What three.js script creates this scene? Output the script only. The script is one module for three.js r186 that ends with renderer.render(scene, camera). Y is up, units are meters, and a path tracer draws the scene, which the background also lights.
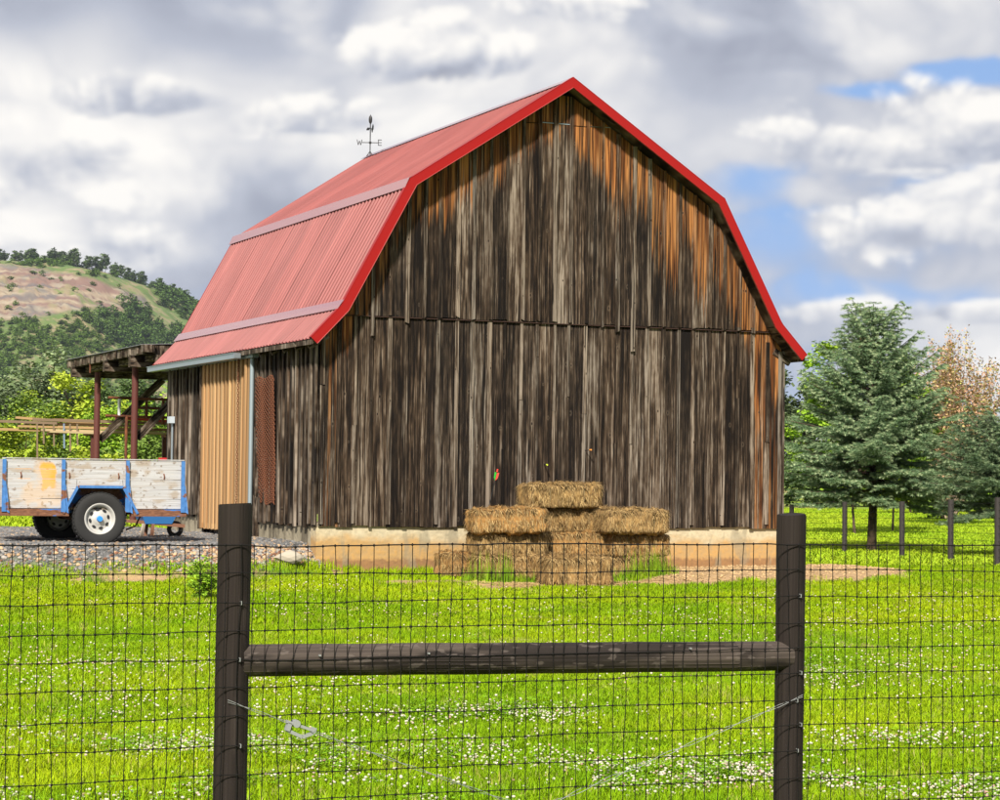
import * as THREE from 'three';
import { mergeGeometries } from 'three/addons/utils/BufferGeometryUtils.js';

// ---------------------------------------------------------------- camera, light, exposure
const scene = new THREE.Scene();
const EXPOSURE = 1.35;
const camera = new THREE.PerspectiveCamera(19.73, 1000 / 800, 0.1, 9000);
camera.rotation.order = 'YXZ';
camera.position.set(0, 1.7, 0);
camera.rotation.set(Math.atan(80 / 2300), 0, 0.012);
scene.add(camera);
const renderer = new THREE.WebGLRenderer({ antialias: true });
renderer.toneMapping = THREE.LinearToneMapping;
renderer.toneMappingExposure = EXPOSURE;
renderer.shadowMap.enabled = true;
const SUN = new THREE.Vector3(-0.14, 0.62, 0.77).normalize();
const sun = new THREE.DirectionalLight(new THREE.Color().setRGB(1, 0.945, 0.86), 5);
sun.position.set(SUN.x * 90, SUN.y * 90, -28 + SUN.z * 90);
sun.target.position.set(0, 0, -28);
sun.castShadow = true; sun.shadow.radius = 9; sun.shadow.mapSize.set(4096, 4096);
Object.assign(sun.shadow.camera, { left: -40, right: 40, top: 40, bottom: -40, near: 1, far: 260 });
scene.add(sun, sun.target);

// ---------------------------------------------------------------- noise and helpers
let RS = 12345;
const seed = (s) => { RS = (s * 2654435761) >>> 0 || 1; };
const rnd = () => { RS ^= RS << 13; RS >>>= 0; RS ^= RS >>> 17; RS ^= RS << 5; RS >>>= 0; return RS / 4294967296; };
const rr = (a, b) => a + (b - a) * rnd();
const gauss = () => (rnd() + rnd() + rnd() + rnd() - 2) * 0.87;
const PT = new Float32Array(4096); seed(7); for (let i = 0; i < 4096; i++) PT[i] = rnd();
const PI_ = new Uint16Array(4096); for (let i = 0; i < 4096; i++) PI_[i] = (rnd() * 4096) | 0;
const h2 = (x, y) => PT[(PI_[x & 4095] + y * 57) & 4095];
function vn(x, y) {
  const xi = Math.floor(x), yi = Math.floor(y); let fx = x - xi, fy = y - yi;
  fx = fx * fx * (3 - 2 * fx); fy = fy * fy * (3 - 2 * fy);
  const a = h2(xi, yi), b = h2(xi + 1, yi), c = h2(xi, yi + 1), d = h2(xi + 1, yi + 1);
  return a + (b - a) * fx + (c - a) * fy + (a - b - c + d) * fx * fy;
}
const h3 = (x, y, z) => PT[(PI_[(PI_[x & 4095] + y) & 4095] + z) & 4095];
function vn3(x, y, z) {
  const xi = Math.floor(x), yi = Math.floor(y), zi = Math.floor(z); let fx = x - xi, fy = y - yi, fz = z - zi;
  fx = fx * fx * (3 - 2 * fx); fy = fy * fy * (3 - 2 * fy); fz = fz * fz * (3 - 2 * fz);
  const l = (a, b, t) => a + (b - a) * t;
  return l(l(l(h3(xi, yi, zi), h3(xi + 1, yi, zi), fx), l(h3(xi, yi + 1, zi), h3(xi + 1, yi + 1, zi), fx), fy),
    l(l(h3(xi, yi, zi + 1), h3(xi + 1, yi, zi + 1), fx), l(h3(xi, yi + 1, zi + 1), h3(xi + 1, yi + 1, zi + 1), fx), fy), fz);
}
function fbm(x, y, o = 4) { let s = 0, a = 0.5, t = 0; for (let i = 0; i < o; i++) { s += a * vn(x, y); t += a; a *= 0.5; x = x * 2.03 + 17.3; y = y * 2.03 + 9.1; } return s / t; }
const ss = (a, b, x) => { const t = Math.min(1, Math.max(0, (x - a) / (b - a))); return t * t * (3 - 2 * t); };
const clamp = (x, a = 0, b = 1) => Math.min(b, Math.max(a, x));
const mix = (a, b, t) => a + (b - a) * t;
const mix3 = (a, b, t) => [mix(a[0], b[0], t), mix(a[1], b[1], t), mix(a[2], b[2], t)];
const toS = (v) => { v = clamp(v); return 255 * (v <= 0.0031308 ? 12.92 * v : 1.055 * Math.pow(v, 1 / 2.4) - 0.055); };

function makeTex(w, h, fn, repeat) {           // fn(u, v) -> [r, g, b linear, height]
  const c = new Uint8Array(w * h * 4), b = new Uint8Array(w * h * 4);
  for (let y = 0; y < h; y++) for (let x = 0; x < w; x++) {
    const o = fn((x + 0.5) / w, (y + 0.5) / h), i = (y * w + x) * 4;
    c[i] = toS(o[0]); c[i + 1] = toS(o[1]); c[i + 2] = toS(o[2]); c[i + 3] = 255;
    b[i] = b[i + 1] = b[i + 2] = 255 * clamp(o[3]); b[i + 3] = 255;
  }
  const mk = (d, srgb) => {
    const t = new THREE.DataTexture(d, w, h); t.magFilter = THREE.LinearFilter; t.minFilter = THREE.LinearMipmapLinearFilter; t.generateMipmaps = true;
    if (srgb) t.colorSpace = THREE.SRGBColorSpace;
    t.wrapS = t.wrapT = repeat === false ? THREE.ClampToEdgeWrapping : THREE.RepeatWrapping; t.needsUpdate = true; return t;
  };
  return { map: mk(c, true), bump: mk(b, false) };
}
const lin = (r, g, b) => new THREE.Color().setRGB(r, g, b);
const std = (r, g, b, rough = 0.8, o = {}) => new THREE.MeshStandardMaterial({ color: lin(r, g, b), roughness: rough, side: THREE.DoubleSide, ...o });

// geometry collectors -------------------------------------------------
class GB {                                       // gathers faces into one geometry
  constructor() { this.p = []; this.n = []; this.uv = []; this.c = []; this.col = [1, 1, 1]; }
  tri(a, b, c, ua = [0, 0], ub = [1, 0], uc = [1, 1]) {
    const x1 = b[0] - a[0], y1 = b[1] - a[1], z1 = b[2] - a[2], x2 = c[0] - a[0], y2 = c[1] - a[1], z2 = c[2] - a[2];
    let nx = y1 * z2 - z1 * y2, ny = z1 * x2 - x1 * z2, nz = x1 * y2 - y1 * x2; const l = Math.hypot(nx, ny, nz) || 1; nx /= l; ny /= l; nz /= l;
    this.p.push(...a, ...b, ...c); this.uv.push(...ua, ...ub, ...uc);
    for (let i = 0; i < 3; i++) { this.n.push(nx, ny, nz); this.c.push(...this.col); }
  }
  quad(a, b, c, d, ua, ub, uc, ud) { this.tri(a, b, c, ua, ub, uc); this.tri(a, c, d, ua, uc, ud); }
  hexa(v, uvf) {                                 // v: 8 points, bottom 0-3 (ccw from above), top 4-7
    const f = [[0, 1, 5, 4], [1, 2, 6, 5], [2, 3, 7, 6], [3, 0, 4, 7], [4, 5, 6, 7], [3, 2, 1, 0]];
    for (const [a, b, c, d] of f) { const q = uvf || ((p) => [p[0] + p[2], p[1] + p[2] * 0.37]); this.quad(v[a], v[b], v[c], v[d], q(v[a]), q(v[b]), q(v[c]), q(v[d])); }
    return this;
  }
  box(x0, x1, y0, y1, z0, z1, uvf) { return this.hexa([[x0, y0, z1], [x1, y0, z1], [x1, y0, z0], [x0, y0, z0], [x0, y1, z1], [x1, y1, z1], [x1, y1, z0], [x0, y1, z0]], uvf); }
  beam(a, b, w, h, up = [0, 1, 0]) {             // rectangular bar from a to b
    const A = new THREE.Vector3(...a), B = new THREE.Vector3(...b), d = B.clone().sub(A).normalize();
    let s = d.clone().cross(new THREE.Vector3(...up)); if (s.length() < 1e-3) s = new THREE.Vector3(1, 0, 0); s.normalize(); const u = s.clone().cross(d).normalize();
    const P = (o, i, j) => { const q = o.clone().addScaledVector(s, i * w / 2).addScaledVector(u, j * h / 2); return [q.x, q.y, q.z]; };
    const L = A.distanceTo(B), v = [P(A, -1, -1), P(A, 1, -1), P(B, 1, -1), P(B, -1, -1), P(A, -1, 1), P(A, 1, 1), P(B, 1, 1), P(B, -1, 1)];
    const f = [[0, 1, 5, 4], [1, 2, 6, 5], [2, 3, 7, 6], [3, 0, 4, 7], [4, 5, 6, 7], [3, 2, 1, 0]];
    for (const q of f) { const uvs = q.map((k) => [(k === 1 || k === 2 || k === 5 || k === 6 ? w : 0) + (k > 3 ? h : 0), ((k & 3) === 2 || (k & 3) === 3) ? L : 0]); this.quad(...q.map((k) => v[k]), ...uvs); }
    return this;
  }
  tube(pts, rad, seg = 6, closed = true) {       // pts [[x,y,z]], rad number or fn(i)
    const n = pts.length, rings = [];
    for (let i = 0; i < n; i++) {
      const a = new THREE.Vector3(...pts[Math.max(0, i - 1)]), b = new THREE.Vector3(...pts[Math.min(n - 1, i + 1)]), d = b.sub(a).normalize();
      const s = Math.abs(d.y) < 0.9 ? new THREE.Vector3(0, 1, 0).cross(d).normalize() : new THREE.Vector3(1, 0, 0).cross(d).normalize(), u = d.clone().cross(s), r = typeof rad === 'function' ? rad(i / (n - 1)) : rad;
      const ring = []; for (let k = 0; k < seg; k++) { const t = k / seg * Math.PI * 2, c = Math.cos(t) * r, q = Math.sin(t) * r; ring.push([pts[i][0] + s.x * c + u.x * q, pts[i][1] + s.y * c + u.y * q, pts[i][2] + s.z * c + u.z * q, s.x * Math.cos(t) + u.x * Math.sin(t), s.y * Math.cos(t) + u.y * Math.sin(t), s.z * Math.cos(t) + u.z * Math.sin(t)]); }
      rings.push(ring);
    }
    let L = 0;
    for (let i = 0; i < n - 1; i++) {
      const dl = Math.hypot(pts[i + 1][0] - pts[i][0], pts[i + 1][1] - pts[i][1], pts[i + 1][2] - pts[i][2]), r = typeof rad === 'function' ? rad(0.3) : rad, W = 6.283 * r;
      for (let k = 0; k < seg; k++) {
        const a = rings[i][k], b = rings[i][(k + 1) % seg], c = rings[i + 1][(k + 1) % seg], d = rings[i + 1][k];
        for (const [q, uu, vv] of [[a, k, 0], [b, k + 1, 0], [c, k + 1, 1], [a, k, 0], [c, k + 1, 1], [d, k, 1]]) { this.p.push(q[0], q[1], q[2]); this.n.push(q[3], q[4], q[5]); this.uv.push(uu / seg * W, L + vv * dl); this.c.push(...this.col); }
      }
      L += dl;
    }
    if (closed) for (const e of [0, n - 1]) for (let k = 0; k < seg; k++) { const a = rings[e][k].slice(0, 3), b = rings[e][(k + 1) % seg].slice(0, 3); e ? this.tri(pts[e], a, b, [0, 0], [0.03, 0], [0, 0.03]) : this.tri(pts[e], b, a, [0, 0], [0.03, 0], [0, 0.03]); }
    return this;
  }
  add(g, m) {                                    // a three.js geometry, transformed
    let q = g.index ? g.toNonIndexed() : g.clone(); if (m) q.applyMatrix4(m);
    const P = q.attributes.position.array, N = q.attributes.normal.array, U = q.attributes.uv?.array;
    for (let i = 0; i < P.length; i++) { this.p.push(P[i]); this.n.push(N[i]); }
    for (let i = 0; i < P.length / 3; i++) { this.uv.push(U ? U[2 * i] : 0, U ? U[2 * i + 1] : 0); this.c.push(...this.col); }
    return this;
  }
  geo() {
    const g = new THREE.BufferGeometry();
    g.setAttribute('position', new THREE.Float32BufferAttribute(this.p, 3)); g.setAttribute('normal', new THREE.Float32BufferAttribute(this.n, 3));
    g.setAttribute('uv', new THREE.Float32BufferAttribute(this.uv, 2)); g.setAttribute('color', new THREE.Float32BufferAttribute(this.c, 3)); return g;
  }
}
const names = {};
const numbered = (n) => { const k = names[n] = (names[n] ?? -1) + 1; return k ? n + '_' + String(k).padStart(3, '0') : n; };
function shadows(o) { o.castShadow = o.receiveShadow = true; return o; }
function part(name, g, mat, parent) { const m = shadows(new THREE.Mesh(g instanceof GB ? g.geo() : g, mat)); m.name = name; parent.add(m); return m; }
function sub(name, parent) { const o = new THREE.Group(); o.name = name; parent.add(o); return o; }
function tag(o, label, category, group, kind) { o.userData.label = label; o.userData.category = category; if (group) o.userData.group = group; if (kind) o.userData.kind = kind; return o; }
function thing(name, label, category, pos = [0, 0, 0], turn = 0, group) { const o = new THREE.Group(); o.name = numbered(name); o.position.set(...pos); o.rotation.y = turn; scene.add(o); return tag(o, label, category, group); }
function copyOf(o, label, pos, turn, scale) { const c = o.clone(); c.name = numbered(o.name.replace(/_\d{3}$/, '')); c.userData = { ...o.userData, label }; c.position.set(...pos); c.rotation.y = turn; if (scale) c.scale.set(...scale); scene.add(c); return c; }
function solo(name, g, mat, label, category, kind, group) { const m = shadows(new THREE.Mesh(g instanceof GB ? g.geo() : g, mat)); m.name = numbered(name); scene.add(m); tag(m, label, category, group, kind); return m; }

// ---------------------------------------------------------------- the place: barn frame and terrain
const TH = 22.6 * Math.PI / 180, CT = Math.cos(TH), ST = Math.sin(TH);
const BX = -2.459, BZ = -31.2, WB = 1.075;       // near corner of the barn and height of the bottom of its boards
const toLocal = (x, z) => { const dx = x - BX, dz = z - BZ; return [dx * CT - dz * ST, dx * ST + dz * CT]; };
const toWorld = (lx, lz) => [BX + lx * CT + lz * ST, BZ - lx * ST + lz * CT];
function padMask(lx, lz) { return ss(0.85, -0.1, lz + Math.max(0, lx + 1) * 0.45) * ss(0.55, 0.05, lx); }
function moundMask(lx, lz) { const a = (lx - 6.5) / 2.6, b = (lz - 0.75) / 1.35, k = Math.max(0, 1 - a * a - b * b); return k; }
function H(x, z) {
  const D = -z; let h;
  if (D < 30) h = 0.4 * ss(2, 34, D) * 1.02; else if (D < 36) h = 0.4; else if (D < 46) h = mix(0.4, 0.33, (D - 36) / 10); else h = mix(0.33, 0.65, clamp((D - 46) / 150));
  if (D < 27) h = 0.155 * clamp((D - 8) / 19); else if (D < 34) h = mix(0.155, 0.4, (D - 27) / 7);
  h += 0.14 * ss(1, -3.2, x) * ss(24, 29, D);
  const [lx, lz] = toLocal(x, z);
  h += 0.035 * (fbm(x * 0.35 + 40, z * 0.35, 3) - 0.5) + 0.02 * (vn(x * 1.7, z * 1.7) - 0.5);
  const back = 1 - ss(45, 100, D) * 0.7;
  h = mix(h, 0.8 * back + h * (1 - back) + 0.03 * (fbm(x * 0.8, z * 0.8, 3) - 0.5), padMask(lx, lz));
  h += 0.13 * Math.sqrt(moundMask(lx, lz)) * (0.7 + 0.6 * fbm(x * 2, z * 2, 3));
  return h;
}
const gravelMask = (x, z) => { const [lx, lz] = toLocal(x, z); return ss(0.15, 0.6, padMask(lx, lz) + 0.35 * (fbm(x * 1.3, z * 1.3, 3) - 0.5)) * ss(-10.5, -9.5, lz) * ss(0.5, 0, lx); };
function dirtMask(x, z) {
  const [lx, lz] = toLocal(x, z), n = fbm(x * 1.6 + 9, z * 1.6, 4), n2 = fbm(x * 4 + 3, z * 4 + 8, 2);
  let d = ss(0.0, 0.22, moundMask(lx, lz) + (n - 0.5) * 0.5);
  if (lx < 0.4 && lz < 2) d = Math.max(d, ss(0.5, 0.64, Math.min(n, .5) + 0.30 * Math.exp(-Math.pow((lz + Math.max(0, lx + 1) * 0.45 - 0.95) / 0.4, 2)) - 0.06));   // foot of the gravel bank
  d = Math.max(d, ss(0.55, 0.66, Math.min(n * 0.7 + n2 * 0.3, .545) + 0.5 * Math.exp(-Math.pow((lz - 1.6) / 0.5, 2) - Math.pow((lx - 3.0) / 2.4, 2)) - 0.02));   // trodden earth before the bales
  const f = [7.0, -42.6], q = (x - f[0]) * 0.94 + (z - f[1]) * 0.34;
  if (-z > 35 && x > 4) d = Math.max(d, 0.9 * ss(0.44, 0.6, n - Math.abs(q - 0.1) * 0.25));
  return clamp(d);
}
// sky ------------------------------------------------------------------
{
  const W = 4096, Hh = 2048, d = new Float32Array(W * Hh * 4), K = 1 / EXPOSURE;
  // layer cloud: x, y and spreads in degrees of azimuth (right positive) and elevation, then cover and light
  const cl = [[-9.5, 11.8, 4.6, 1.3, .2, -.46], [4.8, 9.8, 3.0, 1.4, .3, -.36], [3.5, 11.5, 5, .6, .2, -.1], [-4.2, 6.7, 3.6, .9, .3, -.26], [11.4, 10.2, 1.9, .32, -.6, 0], [8.6, 9.6, 1.2, .25, -.4, 0], [6.7, 7.2, 1.2, .5, -.24, 0], [7.3, 5.6, 1.8, .8, -.2, 0], [10, 4.5, 4, .35, -.2, .1], [-8, 5.2, 5, 1.4, .22, .06], [8, 3.6, 3, .3, .1, .15]];
  // cumulus: centre, half width, half height, brightness
  const cu = [[11.0, 8.4, 3.6, 1.5, .12], [12.2, 6.6, 4.4, 1.9, .18], [8.6, 8.2, 2.2, .9, .12], [10, 6.1, 2.2, 1.0, .12], [-11.4, 7.3, 2.4, 1.2, .12], [-4.8, 8.8, 2.3, .9, .12], [-1.6, 10.4, 3.0, 1.3, .06], [-10.4, 5.2, 2.8, .7, .08], [-9.0, 9.2, 3.4, .6, .0], [8.4, 4.2, 1.6, .35, 0], [11.5, 4.2, 1.4, .35, 0], [1.6, 11.8, 2.0, .7, .05]];
  seed(55); for (let k = 0; k < 90; k++) { const az = rr(-180, 180); if (Math.abs(az) < 19) { rnd(); rnd(); rnd(); continue; } const el = rr(3, 26); cu.push([az, el, rr(2, 5) * (1 + el * .03), rr(.8, 1.8) * (1 + el * .03), rr(-.05, .15)]); }
  const f3 = (x, y, z, o) => { let s = 0, a = .5, t = 0; for (let i = 0; i < o; i++) { s += a * vn3(x, y, z); t += a; a *= .54; x = x * 2.07 + 3.1; y = y * 2.07 + 1.7; z = z * 2.07 + 7.7; } return s / t; };
  const puff = (x, y, z, o) => { let s = 0, a = .5, t = 0; for (let i = 0; i < o; i++) { s += a * (1 - Math.abs(2 * vn3(x, y, z) - 1)); t += a; a *= .56; x = x * 2.11 + 5.3; y = y * 2.11 + 2.9; z = z * 2.11 + 1.3; } return s / t; };
  const shade = (s) => s < .5 ? mix3([.26, .285, .38], [.52, .55, .64], s * 2) : mix3([.52, .55, .64], [1.04, 1.01, .965], s * 2 - 1);
  for (let r = 0; r < Hh; r++) {
    const el = ((r + .5) / Hh - .5) * 180, e = el * Math.PI / 180, near = cu.filter((q) => Math.abs(el - q[1]) < q[3] * 2.2);
    for (let c = 0; c < W; c++) {
      const i = (r * W + c) * 4; let R, G, B;
      if (el < -1) { R = .2; G = .22; B = .2; } else {
        let az = ((c + .5) / W - .25) * 360; if (az > 180) az -= 360;
        const a = az * Math.PI / 180, S = 10, px = Math.sin(a) * S, pz = Math.cos(a) * S, py = e * S * 1.45;
        const w1 = f3(px * 1.1 + 5, py * 1.1, pz * 1.1, 2) - .5, w2 = f3(px * 1.1 + 25, py * 1.1 + 9, pz * 1.1, 2) - .5, qx = px + w1 * .7, qy = py + w2 * .6, qz = pz - w1 * .6;
        const A = .6 * f3(qx, qy, qz, 6) + .4 * (1 - puff(qx * 1.35 + 40, qy * 1.35, qz * 1.35, 4)), big = f3(px * .4 + 11, py * .45, pz * .4, 2);
        let cov = A + (big - .5) * .35 + .12, lit = (big - .5) * .8 + (A - .45) * 1.9;
        if (Math.abs(az) < 24 && el < 22) for (const q of cl) { const dx = (az - q[0]) / q[2] + w1 * 3, dy = (el - q[1]) / q[3] + w2 * 3 + (A - .45) * 4; const gk = Math.exp(-dx * dx - dy * dy); cov += q[4] * gk; lit += q[5] * gk; }
        const k = ss(.27, .50, cov), s = clamp(.66 + lit), t = ss(0, 40, el);
        const blue = mix3([.33, .52, .87], [.12, .28, .66], t); let col = mix3(blue, shade(s), k);
        let fld = -1, best = 0, sh = 0;
        for (const q of near) { let da = az - q[0]; if (da > 180) da -= 360; if (da < -180) da += 360; if (Math.abs(da) > q[2] * 1.8) continue; const u = da / q[2], v = (el - q[1]) / q[3], f = 1 - Math.sqrt(u * u + (v < 0 ? v * v * 2.6 : v * v)); if (f > fld) { fld = f; best = v; sh = q[4]; } }
        if (fld > -.9) {
          const n1 = 1 - puff(px * 1.8 + w1, py * 1.8 + w2, pz * 1.8, 6), n2 = 1 - puff(px * 1.8 + w1 - .05, py * 1.8 + w2 + .22, pz * 1.8, 5), f = fld + .34 + (n1 - .45) * 2.0 + (w2 + w1) * .6, al = ss(.02, .36, f);
          if (al > 0) col = mix3(col, shade(clamp(.74 + sh + (n1 - n2) * 1.45 + best * .24 - .16 * ss(.3, 1.3, f) + (n1 - .45) * .5)), al * .96);
        }
        col = mix3(col, [.68, .74, .84], .3 * Math.exp(-Math.max(0, el) / 3.0)); R = col[0]; G = col[1]; B = col[2];
      }
      d[i] = R * K; d[i + 1] = G * K; d[i + 2] = B * K; d[i + 3] = 1;
    }
  }
  const t = new THREE.DataTexture(d, W, Hh, THREE.RGBAFormat, THREE.FloatType);
  t.mapping = THREE.EquirectangularReflectionMapping; t.magFilter = t.minFilter = THREE.LinearFilter; t.needsUpdate = true;
  scene.background = t; scene.environment = t;
}

// ---------------------------------------------------------------- materials
const GW = 7.15, NB = 29, BWD = GW / NB, TEXH = 6.5;                            // gable width, boards, board width
const OUT = [[-0.23, 2.49], [0.2, 2.94], [1.16, 4.71], [3.56, 6.27], [5.96, 4.71], [6.92, 2.94], [7.35, 2.49]];   // roof outline on the gable
const roofY = (x) => { for (let i = 0; i < 6; i++) if (x <= OUT[i + 1][0]) { const a = OUT[i], b = OUT[i + 1]; return a[1] + (b[1] - a[1]) * clamp((x - a[0]) / (b[0] - a[0])); } return 2.49; };
function woodAt(sd, u, v, tone, orange) {
  u += 0.010 * (vn(v * 1.3 + sd * 3.1, sd) - 0.5) + 0.003 * (vn(v * 7 + sd, sd * 2) - 0.5);
  const bl = fbm(u * 24 + sd * 4.7, v * 6.5 + sd * 1.9, 4), fine = vn(u * 260 + sd, v * 14);
  const g1 = vn(u * 150 + sd * 37.7, v * 2.6 + sd * 11.3), g2 = vn(u * 58 + sd * 17.1, v * 1.9 + sd * 5.9), g3 = vn(u * 13 + sd * 3.7, v * 0.9 + sd * 7.1), b = vn(v * 0.42 + sd * 9.13, sd * 3.31);
  let t = 0.13 + 0.16 * g3 + 0.24 * g2 + 0.28 * g1 + 0.24 * bl + 0.1 * (fine - 0.5) + 0.3 * (b - 0.5) + tone ;
  t = (t - 0.5) * 2.85 + 0.285;
  const crack = Math.max(ss(0.78, 0.86, vn(u * 62 + sd * 5.3, v * 0.7 + sd * 2.2)), ss(0.82, 0.88, vn(u * 110 + sd * 8.3, v * 1.6 + sd * 1.2)));
  let c = t < 0.35 ? mix3([0.009, 0.0063, 0.0048], [0.030, 0.020, 0.013], clamp(t / 0.35)) : t < 0.7 ? mix3([0.030, 0.020, 0.013], [0.076, 0.052, 0.034], (t - 0.35) / 0.35) : mix3([0.076, 0.052, 0.034], [0.27, 0.222, 0.172], clamp((t - 0.7) / 0.6));
  if (orange > 0) { const og = clamp(0.25 + 0.9 * g2 + 0.5 * (g1 - 0.5)), oc = og < 0.5 ? mix3([0.016, 0.006, 0.003], [0.16, 0.055, 0.016], og * 2) : mix3([0.16, 0.055, 0.016], [0.42, 0.185, 0.058], og * 2 - 1); c = mix3(c, oc, orange); }
  for (let k = 0; k < 5; k++) { const kv = h2(sd * 7 + k, 31) * 6.5, ku = (0.1 + 0.8 * h2(sd * 5 + k, 77)) * (sd >= 200 ? 0.09 : BWD), kr = 0.006 + 0.014 * h2(sd + k * 3, 13), dd = Math.hypot((u - ku) * 1.3, (v - kv) * 0.75) / kr; if (dd < 2.2) { c = mix3([0.24, 0.18, 0.125], c, clamp(0.78 + ss(0.9, 2.2, dd) * 0.22)); c = mix3([0.012, 0.008, 0.006], c, ss(0.35, 1.1, dd)); } }
  if (crack > 0) c = mix3(c, [0.008, 0.006, 0.005], crack * 0.9);
  return [c[0], c[1], c[2], clamp(0.35 + 0.4 * g1 + 0.3 * g2 - crack * 0.6)];
}
const orangeAt = (lx, ly, sd, u) => {             // fresh brown wood kept dry under the overhang, ending in streaks
  const d = roofY(lx) - ly, right = ss(3.2, 5, lx), reach = (0.36 + 0.22 * right + 0.85 * (0.4 + 0.6 * right) * Math.pow(h2(sd * 3 + 5, 91), 1.4)) * (0.55 + 0.9 * vn(u * 70 + sd * 9, ly * 0.5 + 3));
  let o = ss(reach + 0.16, reach - 0.16, d - 0.16) * (0.35 + 0.65 * ss(0.25, 0.55, vn(u * 40 + sd * 21, ly * 0.9)));
  if (lx > 6.7 || lx < 0.3) o = Math.max(o, 0.5 * ss(0.5, 0.68, vn(u * 45 + sd * 13, ly * 0.45 + 7)));
  return o;
};
const toneOf = (i) => (h2(i * 13 + 2, 19) - 0.5) * 0.22 - 0.01;
const gableTex = makeTex(2048, 2048, (u, v) => { const lx = u * GW, ly = v * TEXH - 0.1, i = Math.floor(lx / BWD), uu = lx - i * BWD, sd = i + (ly > 2.85 ? 60 : 0); return woodAt(sd, uu, ly, toneOf(sd) - 0.03 + 0.075 * Math.exp(-Math.pow((lx - 3.5) / 1.3, 2)) * (ly > 2.85 ? 1 : 0.5), orangeAt(lx, ly, sd, uu)); });
const battenTex = makeTex(1024, 2048, (u, v) => { const i = Math.floor(u * 32), ly = v * TEXH - 0.1, uu = (u * 32 - i) * 0.09, sd = 200 + i; return woodAt(sd, uu, ly, toneOf(sd) * 0.8 + 0.07, ly < 2.9 ? 0 : 0.65 * orangeAt((i + 0.5) / 29 * GW, ly, sd, uu) * ss(0.35, 0.5, h2(sd, 5))); });
const doorTex = makeTex(512, 512, (u, v) => {
  const i = Math.floor(u * 16), uu = (u * 16 - i) * 0.18, ly = v * 2.8, g1 = vn(uu * 150 + i * 31, ly * 2 + i), g2 = vn(uu * 40 + i * 7, ly * 0.7 + i * 3), st = ss(0.62, 0.8, vn(uu * 60 + i * 5, ly * 0.5 + 2)) * 0.6;
  let c = mix3([0.29, 0.15, 0.062], [0.56, 0.365, 0.18], clamp(0.1 + 0.5 * g1 + 0.5 * g2 + (h2(i, 3) - 0.5) * 0.5)); c = mix3(c, [0.12, 0.06, 0.03], st); return [...c, g1 * 0.6 + g2 * 0.4];
});
const M = {};
const wood = (t, o = {}) => new THREE.MeshPhysicalMaterial({ specularIntensity: 0.3, map: t.map, bumpMap: t.bump, bumpScale: 0.006, roughness: 0.88, vertexColors: true, side: THREE.DoubleSide, ...o });
M.gable = wood(gableTex); M.batten = wood(battenTex); M.door = wood(doorTex, { bumpScale: 0.003 });
const greyWoodTex = makeTex(512, 1024, (u, v) => { const x = u * 0.5, y = v * 2, i = Math.floor(x / 0.125), o = woodAt(300 + i, x - i * 0.125, y, 0.02, 0); return o; });
M.oldTimber = wood(greyWoodTex);
const postTex = makeTex(512, 1024, (u, v) => {
  const x = u * 0.4, y = v * 2, g = vn(x * 190, y * 2.4), g2 = vn(x * 50 + 4, y * 0.6), st = ss(0.62, 0.8, fbm(x * 18 + 3, y * 2.4 + 5, 4)) * 0.5;
  let c = mix3([0.013, 0.0093, 0.0076], [0.030, 0.022, 0.0175], clamp(g * 0.6 + g2 * 0.5)); c = mix3(c, [0.085, 0.066, 0.053], st * 0.6);
  const ck = ss(0.82, 0.88, vn(x * 90 + 8, y * 0.4)); return [...mix3(c, [0.006, 0.005, 0.004], ck * 0.8), clamp(g * 0.6 + 0.3 - ck * 0.5)];
});
M.post = new THREE.MeshPhysicalMaterial({ specularIntensity: 0.4, map: postTex.map, bumpMap: postTex.bump, bumpScale: 0.003, roughness: 0.8, side: THREE.DoubleSide });
const wornTex = makeTex(512, 1024, (u, v) => {
  const x = u * 0.4, y = v * 2, g = vn(x * 190, y * 2.4), g2 = vn(x * 50 + 4, y * 0.6), st = ss(0.52, 0.66, fbm(x * 9 + 13, y * 2.6 + 5, 4)) * (0.5 + 0.5 * g), sp = ss(0.66, 0.74, fbm(x * 60, y * 20, 3));
  let c = mix3([0.012, 0.0088, 0.0072], [0.034, 0.026, 0.021], clamp(g * 0.6 + g2 * 0.5)); c = mix3(c, [0.135, 0.105, 0.085], st * 0.6); c = mix3(c, [0.16, 0.13, 0.11], sp * 0.4);
  const ck = ss(0.80, 0.86, vn(x * 70 + 8 + 0.6 * vn(y * 3, 2), y * 0.4)); return [...mix3(c, [0.005, 0.004, 0.0035], ck * 0.9), clamp(g * 0.6 + 0.35 - ck * 0.6)];
});
M.wornRail = new THREE.MeshPhysicalMaterial({ specularIntensity: 0.4, map: wornTex.map, bumpMap: wornTex.bump, bumpScale: 0.005, roughness: 0.75, side: THREE.DoubleSide });
const roofTex = makeTex(512, 512, (u, v) => { const n = fbm(u * 7, v * 4, 4), n2 = fbm(u * 80, v * 4, 3), k = 0.74 + 0.34 * n + 0.30 * (n2 - 0.5); return [0.285 * k, 0.060 * k + 0.026 * n2 * n, 0.053 * k + 0.024 * n2 * n, n2]; });
M.roof = new THREE.MeshPhysicalMaterial({ map: roofTex.map, vertexColors: true, roughness: 0.5, specularIntensity: 0.6, side: THREE.DoubleSide });
M.flash = new THREE.MeshPhysicalMaterial({ color: lin(0.31, 0.06, 0.052), roughness: 0.25, clearcoat: 1, clearcoatRoughness: 0.14, side: THREE.DoubleSide });
M.trim = new THREE.MeshPhysicalMaterial({ color: lin(0.30, 0.007, 0.006), roughness: 0.45, specularIntensity: 0.5, side: THREE.DoubleSide });
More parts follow.
